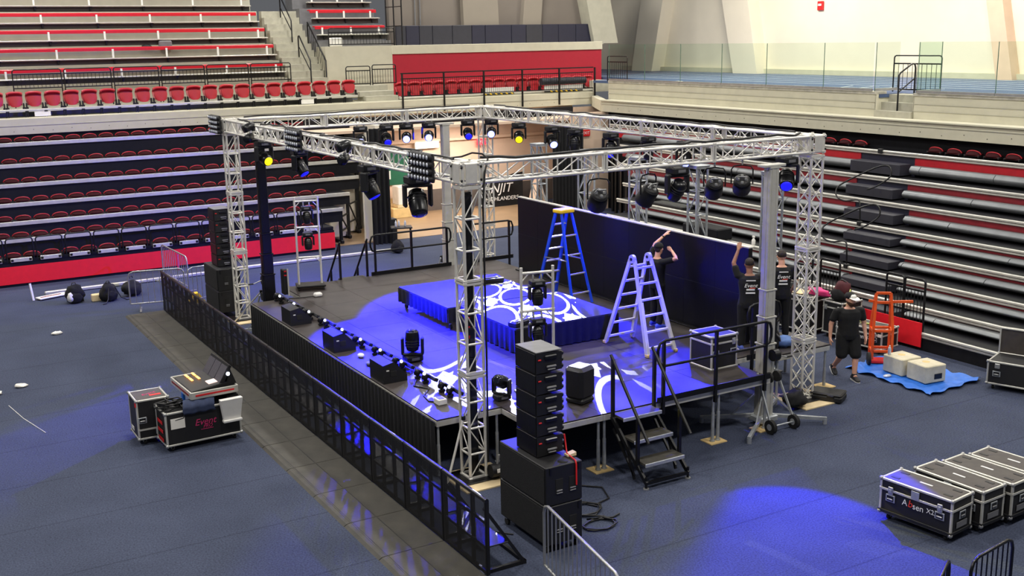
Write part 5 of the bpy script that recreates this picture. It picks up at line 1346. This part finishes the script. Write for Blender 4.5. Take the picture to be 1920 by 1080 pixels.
for i, (x, y, lb) in enumerate(((-4.4, 13.7, 'crumpled white paper on the blue carpet, farther from the camera'), (-5.72, 9.5, 'crumpled white paper on the blue carpet, nearer the camera'), (-6.25, 9.2, 'scrap of white paper at the left edge of the carpet'))):
    random.seed(i); q = MB(); q.sph((0, 0, .035), .11, 'paper', 9, (1.3, .8, .32)); q.v = [(a+random.uniform(-.02, .02), b+random.uniform(-.02, .02), max(0, c_+random.uniform(-.015, .02))) for a, b, c_ in q.v]; tag(q.build('paper_scrap', None, (x, y, 0)), lb, 'paper')
tag(MB().tube([(-6.1, 8.3, .004), (-5.95, 7.3, .004), (-5.7, 6.2, .004)], .006, 'white', 5).build('string'), 'thin white string lying on the carpet at the left edge', 'string')

# ---------------------------------------------------------------- right background floor
for i, (x, y, w_, lb) in enumerate(((11.0, 4.72, .85, 'tall black flight case against the right bleacher, left of the pair'), (11.05, 3.72, .92, 'tall black flight case against the right bleacher, right of the pair'))):
    flight_case('flight_case', lb, (x, y, 0), R(-90+6), (w_, .75, .85), lid=.15, handles='y')
t = flight_case('flight_case', 'low black flight case with white lettering behind the orange trolley', (11.15, 1.86, 0), R(-83), (1.22, .62, .46), lid=.3, top='case_top', handles='y')
absen(t, -.318, .35, 1.05)
MB().lathe([(.045, 0), (.045, .004)], 'white', 12, (-.52, -.316, .42), (0, -1, 0)).build('round_sticker', t)
for i in range(2): MB().box((.42+.13*i, -.316, .44), (.1, .006, .07), 'paper').build('sticker', t)
t = flight_case('flight_case', 'grey-edged open-top case with a maroon bag, behind the walking man', (11.42, 2.86, 0), R(-88), (.58, .68, .78), lid=.2, handles='')
t = thing('backpack', 'maroon and black backpack with a lime strap on the case behind the man', 'bag', (11.4, 2.86, .89)); lump(MB(), (0, 0, .22), .24, 'maroon', (.8, .9, 1.05), 5).build('body', t); lump(MB(), (-.15, 0, .13), .16, 'fabric_black', (.7, 1.3, .9), 6).build('pocket', t); MB().tube([(0, -.1, .44), (-.03, 0, .49), (0, .1, .44)], .016, 'black', 6).build('handle', t)
MB().tube([(-.05, -.28, .3), (-.3, -.42, .0), (-.42, -.48, -.35), (-.45, -.5, -.42)], .016, 'lime', 6).build('strap', t)
tag(lump(MB(), (11.12, 3.35, 1.02), .2, 'pink', (.7, 1.5, .5), 7, .5).build('pink_jacket'), 'bright pink jacket heaped beside the maroon backpack', 'jacket')
tag(lump(MB(), (10.98, 4.4, 1.02), .26, 'fabric_black', (.9, 1.3, .35), 8, .5).build('jacket'), 'black jacket heaped on the left tall flight case', 'jacket')
tag(MB().box((10.95, 3.8, .975), (.4, .5, .03), 'ply_light', .01).build('tray'), 'cream tray lying on the right tall flight case', 'tray')
cable('cable', 'lime cable lying on the lettered low flight case', [(11.2, 2.2, .6), (11.1, 2.1, .6), (11.2, 1.95, .59), (11.0, 1.9, .6), (11.1, 1.75, .59)], .02, 'lime')
# orange trolley
t = thing('hand_trolley', 'orange steel hand trolley with wheels standing on the blue tarp', 'trolley', (10.36, .72, .012), R(-38)); 
def ob(n, *bars):
    q = MB()
    for a, b in bars: q.bar(a, b, .05, .05, 'orange')
    q.build(n, t)
for a in (-.2, .2):
    ob('upright', ((a, 0, .12), (a, .0, .78)), ((a, 0, .78), (a*.75, .14, 1.55)))
    ob('upright', ((a, .32, .12), (a, .32, .78)), ((a, .32, .78), (a*.75, .18, 1.5)))
    ob('side_rail', ((a, 0, .3), (a, .32, .3)), ((a, 0, .75), (a, .32, .75)))
for cb in (((-.2, 0, .3), (.2, 0, .3)), ((-.2, 0, .75), (.2, 0, .75)), ((-.2, .32, .75), (.2, .32, .75)), ((-.2, .32, .3), (.2, .32, .3)), ((-.16, .12, 1.35), (.16, .12, 1.35)), ((-.15, .14, 1.55), (.15, .14, 1.55))): ob('crossbar', cb)
ob('handle', ((.15, .15, 1.36), (.62, .2, 1.36)), ((-.15, .15, 1.36), (-.3, .15, 1.38)))
for a in (-.27, .27): MB().cyl((a-.03, -.03, .14), (a+.03, -.03, .14), .14, 'rubber', 16).cyl((a-.035, -.03, .14), (a+.035, -.03, .14), .06, 'black_metal', 10).build('wheel', t)
MB().box((0, .16, .05), (.42, .3, .06), 'red', .01).build('toe_plate', t)
t = thing('tarp', 'crumpled bright blue tarp spread on the carpet under the concrete blocks', 'tarp', (0, 0, 0)); random.seed(5)
TC = [(9.55, .98), (10.75, 1.15), (11.2, -1.15), (9.5, -1.3)]
def tfn(u, v):
    a = Vector(TC[0]).lerp(Vector(TC[1]), u); b = Vector(TC[3]).lerp(Vector(TC[2]), u); p = a.lerp(b, v)
    e = min(u, 1-u, v, 1-v); w_ = .05*math.sin(v*23+u*5)*(1-e*1.6)
    flat = .6 if (.25 < u < .95 and .2 < v < .9) else 1
    z = .012+abs(.035*math.sin(u*19+3*math.sin(v*8))*math.sin(v*15+2*u))*flat*.7+(.05*abs(math.sin(v*17)) if e < .03 else 0)
    return (p.x+w_, p.y+.04*math.sin(u*21), z)
MB().grid(tfn, 34, 44, 'tarp', th=(0, 0, -.008)).build('sheet', t)
def cblock(label, x, y, rz):
    t = thing('concrete_block', label, 'concrete block', (x, y, .03), rz); a, h_ = .27, .36
    q = MB(); q.box((0, 0, h_/2), (2*a, 2*a, h_), 'block', .018); q.build('body', t)
    q = MB(); q.lathe([(.09, 0), (.07, .006), (.02, .008)], 'ply', 10, (.02, .04, h_-.003)); q.build('top_stain', t)
    MB().box((.06, -a-.001, .13), (.2, .012, .11), 'black', .003).build('lifting_slot', t)
cblock('cream concrete block on the blue tarp beside the trolley', 10.27, .10, R(-4)); cblock('cream concrete block on the blue tarp, the nearer and rightmost one', 10.27, -.52, R(-7))
t = thing('bottle', 'clear plastic bottle standing on the concrete block by the trolley', 'bottle', (10.08, .28, .39)); MB().lathe([(.03, 0), (.035, .01), (.035, .13), (.013, .18)], 'lens', 8).build('body', t); MB().cyl((0, 0, .18), (0, 0, .2), .015, 'white', 8).build('cap', t)
tag(MB().sph((9.75, .02, .05), .08, 'lens', 8, (1.4, .8, .4)).build('plastic_bag'), 'small clear plastic bag on the blue tarp', 'bag')
# open flight case at the right edge
t = flight_case('flight_case', 'open black flight case with a raised lid at the right edge', (11.38, -1.95, 0), R(-70), (1.2, .75, .48), lid=0, handles='y')
MB().box((.0, .40, .84), (1.18, .05, .52), 'case_top').build('lid_panel', t); q = MB()
for s in (-1, 1): q.box((s*.59, .40, .84), (.03, .1, .54), 'alu', .005); q.box((0, .40, .84+s*.26), (1.2, .1, .03), 'alu', .005)
q.build('lid_edge', t); MB().box((-.4, -.385, .5), (.1, .02, .1), 'steel', .01).build('latch', t)
t = thing('equipment_case', 'black hard plastic case lying on the carpet behind the right tower', 'case', (7.72, -.3, 0), R(-62)); MB().box((0, 0, .07), (.62, .42, .13), 'black', .03).build('base_shell', t); MB().box((0, 0, .155), (.62, .42, .06), 'black', .025).build('lid', t); MB().box((.1, -.215, .13), (.14, .02, .05), 'black_gloss', .01).build('latch', t)
t = thing('duffel_bag', 'black duffel bag slumped at the foot of the right cross-braced tower', 'bag', (6.82, -.32, .035), R(30)); lump(MB(), (0, 0, .15), .24, 'fabric_black', (1.15, .8, .72), 12, .35).build('body', t); MB().tube([(-.1, -.1, .28), (0, -.12, .36), (.12, -.1, .3)], .016, 'black', 6).build('strap', t)
t = thing('winch_motor', 'small black motor on the base plate of the nearest tower', 'motor', (.26, -.3, .05)); MB().cyl((-.12, 0, .13), (.12, 0, .13), .11, 'black', 12).build('body', t); MB().box((0, -.1, .15), (.1, .02, .06), 'paper').build('label_plate', t); MB().cyl((.0, -.02, .24), (.02, -.05, .4), .02, 'steel', 6).build('hook', t)
# bags and clothes on the side deck
t = thing('backpack', 'dark backpack heaped on the side deck behind the lift mast', 'bag', (7.0, .62, .9), R(15)); lump(MB(), (0, 0, .22), .25, 'fabric_black', (.8, .8, 1.05), 11).build('body', t); MB().tube([(-.1, -.18, .4), (0, -.22, .3), (.1, -.18, .2)], .02, 'grey_plastic', 6).build('strap', t)
tag(lump(MB(), (7.45, .72, .98), .24, 'denim', (1.1, .7, .45), 9, .5).build('jeans'), 'crumpled light blue jeans on the side deck behind the right tower', 'clothes')
tag(lump(MB(), (7.8, .5, .95), .16, 'denim_dark', (1.1, .8, .4), 10, .5).build('jacket'), 'small dark blue jacket on the side deck right of the jeans', 'clothes')
t = thing('helmet_bag', 'black mesh fan leaning on the side deck beside the backpack', 'fan', (6.95, 1.05, .9)); MB().lathe([(.02, 0), (.16, .02), (.18, .06), (.16, .1), (.02, .12)], 'black_metal', 16, (0, 0, .3), (-.6, -.8, .1)).build('cage', t); MB().tube([(-.15, 0, .02), (0, 0, .3), (.15, 0, .02)], .012, 'steel', 6).build('stand', t)
t.name = 'floor_fan'
# ================================================================ people
def remesh(mb, name, parent, m, vox=.012, smooth=6):
    o = mb.build(name); md = o.modifiers.new('r', 'REMESH'); md.mode = 'VOXEL'; md.voxel_size = vox; md.use_smooth_shade = True
    ms = o.modifiers.new('s', 'SMOOTH'); ms.factor = .5; ms.iterations = smooth
    me = bpy.data.meshes.new_from_object(o.evaluated_get(bpy.context.evaluated_depsgraph_get()))
    bpy.data.objects.remove(o); me.name = name; me.materials.clear(); me.materials.append(MATS[m])
    for p in me.polygons: p.use_smooth = True; p.material_index = 0
    r = bpy.data.objects.new(name, me); col.objects.link(r); r.parent = parent; return r
def loft(mb, rings, m, n=16):
    """rings: (centre, right axis, rx, front axis, ry)"""
    vs = []
    for c, a, rx, b, ry in rings:
        for k in range(n):
            q = 2*math.pi*k/n; vs.append(Vector(c)+Vector(a)*rx*math.cos(q)+Vector(b)*ry*math.sin(q))
    N_ = len(rings); fs = [(i*n+k, i*n+(k+1) % n, (i+1)*n+(k+1) % n, (i+1)*n+k) for i in range(N_-1) for k in range(n)]
    mb.add(vs, fs+[tuple(range(n))[::-1], tuple((N_-1)*n+k for k in range(n))], m, True)
def limb(mb, pts, rr, m):
    P = [Vector(p) for p in pts]; S = []; T = []
    for i in range(len(P)-1):
        for k in range(4): S.append(P[i].lerp(P[i+1], k/4)); T.append(rr[i]+(rr[i+1]-rr[i])*k/4)
    S.append(P[-1]); T.append(rr[-1]); mb.tube(S, T, m, 10)
    mb.sph(P[0], rr[0], m, 10); mb.sph(P[-1], rr[-1], m, 10)
def hand(mb, wr, d, side, nrm, m, curl=.35):
    """palm and five separate fingers; d points from the wrist to the finger tips"""
    wr = Vector(wr); d = Vector(d).normalized(); nrm = Vector(nrm); nrm = (nrm-d*nrm.dot(d)).normalized(); a = d.cross(nrm)*side
    loft(mb, [(wr+d*t, a, w_, nrm, h_) for t, w_, h_ in ((-.01, .026, .022), (.02, .034, .020), (.06, .042, .018), (.095, .042, .014))], m, 12)
    for i, L_ in enumerate((.072, .082, .076, .06)):
        b = wr+d*.09+a*(.032-.0215*i); c1 = b+d*L_*.5+nrm*L_*.12*curl; c2 = b+d*L_*(1-.25*curl)+nrm*L_*.5*curl
        mb.tube([b-d*.015, b, c1, c2], [.0095, .0095, .009, .0075], m, 8); mb.sph(c2, .0075, m, 6)
    b = wr+d*.03+a*.03; c1 = b+d*.03+a*.028+nrm*.008; c2 = c1+d*.03+a*.008+nrm*.012
    mb.tube([b-a*.012, b, c1, c2], [.013, .012, .011, .009], m, 8); mb.sph(c2, .009, m, 6)
X_, Y_ = Vector((1, 0, 0)), Vector((0, 1, 0))
def person(label, loc, rz, J, skin, scale=1, shorts=True, cap=None, beard=False, sleeve=.62, prints=False, shoe='shoe', watch=None, look=0, wide=1.1):
    t = thing('person', label, 'person', loc, rz); t.scale = (scale*wide, scale*wide, scale)
    pel, ch, nk, hd = (Vector(J[k]) for k in ('pel', 'ch', 'nk', 'hd'))
    lean = (nk-pel).normalized(); fr = Y_-lean*Y_.dot(lean); fr.normalize()
    B = MB()
    def tor(mb, g, m, z0=0, z1=1):
        prof = [(-.10, .15, .11), (0, .165, .125), (.12, .15, .118), (.25, .155, .115), (.38, .178, .122), (.47, .17, .11), (.53, .10, .075), (.56, .06, .06)]
        L_ = (nk-pel).length; loft(mb, [(pel+lean*(q/.56*L_), X_, a+g, fr, b+g) for q, a, b in prof if z0 <= q <= z1], m)
    tor(B, 0, skin, -1, 1)
    B.tube([nk-lean*.05, nk, nk.lerp(hd, .6)], [.062, .056, .054], skin, 12)
    hf = Matrix.Rotation(look, 3, 'Z') @ Y_; hx = hf.cross(Vector((0, 0, 1)))
    loft(B, [(hd+hf*o+Vector((0, 0, z)), hx, a, hf, b) for z, o, a, b in ((-.125, .03, .03, .03), (-.11, .03, .046, .052), (-.07, .018, .06, .08), (-.03, .006, .069, .092), (.02, 0, .075, .098), (.06, -.004, .073, .095), (.095, -.008, .056, .076), (.115, -.01, .025, .035))], skin)
    loft(B, [(hd+hf*(.10+o)+Vector((0, 0, z)), hx, a, hf, .012) for z, o, a in ((.02, -.012, .008), (-.01, .0, .011), (-.035, .008, .016), (-.045, -.004, .012))], skin, 8)
    for s in (-1, 1): B.sph(hd+hx*s*.076+Vector((0, 0, -.005)), .026, skin, 8, (.5, .8, 1.2))
    for s in (-1, 1): B.sph(hd+hf*.088+hx*s*.03+Vector((0, 0, .032)), .014, skin, 8, (1.6, .6, .5))
    B.sph(hd+hf*.086+Vector((0, 0, -.068)), .016, skin, 8, (1.7, .6, .5))
    for s, S in (('L', -1), ('R', 1)):
        sh, el, wr = J['sh'+s], J['el'+s], J['wr'+s]
        limb(B, [sh, el, wr], [.052, .04, .026], skin); hand(B, wr, J['hd'+s], S, J['hn'+s], skin)
        limb(B, [J['hi'+s], J['kn'+s], J['an'+s]], [.085, .056, .036], skin); k, a = Vector(J['kn'+s]), Vector(J['an'+s]); m_ = k.lerp(a, .3)-Y_*.018; B.sph(m_, .054, skin, 10, (.85, .9, 1.9))
        B.tube([a, a+Vector(J['ft'+s]).normalized()*.06], [.036, .032], skin, 8)
    body = remesh(B, 'body', t, skin, .0085, 3)
    F = MB()
    for s in (-1, 1): F.sph(hd+hf*.094+hx*s*.03+Vector((0, 0, .018)), .009, 'white', 8); F.sph(hd+hf*.102+hx*s*.03+Vector((0, 0, .018)), .005, 'black', 6)
    F.build('eye', body)
    T = MB(); tor(T, .018, 'cloth_black', -.1, .54)
    for s in 'LR':
        sh, el = Vector(J['sh'+s]), Vector(J['el'+s]); limb(T, [sh.lerp(nk, .35)-lean*.03, sh, sh.lerp(el, sleeve)], [.068, .067, .064], 'cloth_black')
    remesh(T, 'shirt', t, 'cloth_black', .014, 3)
    T = MB(); tor(T, .012, 'cloth_black', -.1, .13)
    for s in 'LR':
        h_, k, a = Vector(J['hi'+s]), Vector(J['kn'+s]), Vector(J['an'+s])
        if shorts: limb(T, [h_+lean*.02, h_.lerp(k, .5), k+(h_-k)*.06], [.108, .105, .098], 'cloth_black')
        else: limb(T, [h_, k, a+(k-a)*.08], [.108, .078, .062], 'cloth_black')
    remesh(T, 'shorts' if shorts else 'trousers', t, 'cloth_black', .014, 3)
    for s in 'LR':
        a, f_ = Vector(J['an'+s]), Vector(J['ft'+s]).normalized(); u = Vector((0, 0, 1)); sd = f_.cross(u).normalized(); u = sd.cross(f_)
        Q = MB(); h = a-u*.045
        loft(Q, [(h+f_*o+u*z, sd, w_, u, q) for o, z, w_, q in ((-.085, .0, .02, .025), (-.07, .01, .034, .045), (-.02, .02, .04, .058), (.05, .01, .044, .044), (.12, -.005, .046, .03), (.165, -.012, .034, .022), (.18, -.015, .015, .012))], shoe)
        Q.tube([a-u*.0, a+u*.05], [.046, .045], shoe, 10); o = remesh(Q, 'shoe', t, shoe, .009, 2)
        Q = MB(); loft(Q, [(h+f_*o_-u*.042, sd, w_, u, .012) for o_, w_ in ((-.085, .02), (-.06, .038), (.05, .045), (.13, .046), (.18, .018))], 'sole'); Q.build('sole', o)
    H = MB()
    loft(H, [(hd-hf*.012+Vector((0, 0, z)), hx, a, hf, b) for z, a, b in ((.0, .079, .094), (.04, .083, .104), (.08, .074, .095), (.115, .045, .06), (.128, .012, .015))], 'hair')
    if cap is None: remesh(H, 'hair', t, 'hair', .01, 2)
    else:
        H.sph(hd-hf*.05+Vector((0, 0, -.01)), .07, 'hair', 10, (1, .7, .9)); remesh(H, 'hair', t, 'hair', .01, 2)
        Q = MB(); loft(Q, [(hd-hf*.008+Vector((0, 0, z)), hx, a, hf, b) for z, a, b in ((.035, .09, .108), (.07, .088, .106), (.11, .068, .084), (.135, .03, .04), (.14, .01, .012))], 'cloth_black'); c = Q.build('cap', t)
        Q = MB(); loft(Q, [(hd+hf*(.07+o)+Vector((0, 0, .045-.012*k)), hx, w_, Vector((0, 0, 1)), .007) for k, (o, w_) in enumerate(((0, .085), (.05, .08), (.09, .06), (.11, .03)))], cap); Q.build('brim', c)
        if cap == 'white':
            Q = MB(); loft(Q, [(hd+hf*.022+Vector((0, 0, z)), hx, a, hf, b) for z, a, b in ((.04, .075, .09), (.075, .07, .082), (.11, .045, .06))], 'white'); Q.build('front_panel', c)
    if beard:
        Q = MB(); loft(Q, [(hd+hf*o+Vector((0, 0, z)), hx, a, hf, b) for z, o, a, b in ((-.145, .045, .03, .028), (-.12, .036, .05, .054), (-.085, .026, .063, .078), (-.055, .012, .068, .083), (-.035, .004, .07, .08))], 'beard'); remesh(Q, 'beard', t, 'beard', .009, 2)
    if watch:
        w0, e0 = Vector(J['wr'+watch]), Vector(J['el'+watch]); d = (w0-e0).normalized(); MB().cyl(w0-d*.05, w0-d*.025, .034, 'black', 12).build('watch', t)
    if prints:
        P0 = pel+lean*.36-fr*.150
        text('Event', .10, 'text_white', t, P0, (R(90)-.12, 0, 0), 'shirt_print', .3)
        MB().bar(P0+Vector((-.08, -.012, .10)), P0+Vector((.08, -.012, .10)), .006, .018, 'text_white').bar(P0+Vector((-.07, 0, -.075)), P0+Vector((.07, 0, -.075)), .006, .03, 'text_white').bar(P0+Vector((-.08, .004, -.14)), P0+Vector((.08, .004, -.14)), .006, .03, 'text_white').bar(P0+Vector((-.02, -.003, -.045)), P0+Vector((.08, -.003, -.045)), .006, .012, 'text_red').build('shirt_print', t)
    return t
LEG = dict(hiL=(-.09, 0, .90), knL=(-.10, .03, .49), anL=(-.11, 0, .085), ftL=(-.15, 1, -.0), hiR=(.09, 0, .90), knR=(.10, .03, .49), anR=(.11, 0, .085), ftR=(.15, 1, 0))
TOR = dict(pel=(0, 0, .93), ch=(0, 0, 1.3), nk=(0, .0, 1.49), hd=(0, .03, 1.66))
J = dict(TOR, shL=(-.20, -.01, 1.42), elL=(-.27, -.02, 1.13), wrL=(-.27, .07, .88), hdL=(.03, .12, -1), hnL=(1, 0, 0),
         shR=(.20, -.01, 1.42), elR=(.28, -.04, 1.13), wrR=(.30, .0, .87), hdR=(-.02, .1, -1), hnR=(-1, 0, 0),
         hiL=(-.09, .0, .90), knL=(-.10, .11, .50), anL=(-.08, .14, .09), ftL=(-.05, 1, 0),
         hiR=(.09, .0, .90), knR=(.10, .02, .49), anR=(.11, -.26, .16), ftR=(.05, 1, -.55))
person('bearded person in black shirt, black shorts and white-fronted cap walking past the blue tarp', (9.06, .50, 0), math.pi-.42, J, 'skin', 1.02, True, 'white', True, look=.25, wide=1.24)
J = dict(TOR, **LEG); J.update(hd=(-.01, .04, 1.66), shL=(-.20, 0, 1.45), elL=(-.22, .12, 1.72), wrL=(-.20, .32, 1.88), hdL=(.0, .75, .55), hnL=(0, .5, -1),
         shR=(.20, .0, 1.42), elR=(.46, .10, 1.52), wrR=(.24, .16, 1.64), hdR=(-.9, .1, .25), hnR=(0, -1, 0))
J.update(anR=(.16, -.06, .085), knR=(.12, .02, .49))
person('person in dark cap and black clothes reaching up to the video wall top', (6.08, 3.05, SH), R(-90), J, 'skin', 1.0, False, 'cloth_black', False, shoe='shoe_blue', watch='L', look=.5)
J = dict(TOR, **LEG); J.update(shL=(-.20, .02, 1.45), elL=(-.26, .08, 1.68), wrL=(-.17, .16, 1.92), hdL=(.2, .5, .7), hnL=(0, .5, -1),
         shR=(.20, 0, 1.42), elR=(.27, .03, 1.14), wrR=(.24, .16, .92), hdR=(0, .3, -1), hnR=(-1, 0, 0))
person('person in black printed shirt holding up the right end of the video wall', (6.42, .62, SH), R(-32), J, 'skin_tan', 1.02, False, None, prints=True, shoe='shoe_blue')
J = dict(TOR, **LEG); J.update(shL=(-.20, 0, 1.42), elL=(-.42, .02, 1.22), wrL=(-.58, .10, 1.02), hdL=(-.5, .3, -.6), hnL=(.5, .3, -.6),
         shR=(.20, 0, 1.42), elR=(.27, -.02, 1.14), wrR=(.22, .14, .93), hdR=(0, .4, -.8), hnR=(-1, 0, 0))
person('person in black printed shirt with a wristwatch standing behind the lift mast', (7.72, 1.1, .9), R(-30), J, 'skin', 1.04, False, None, prints=True, watch='L')
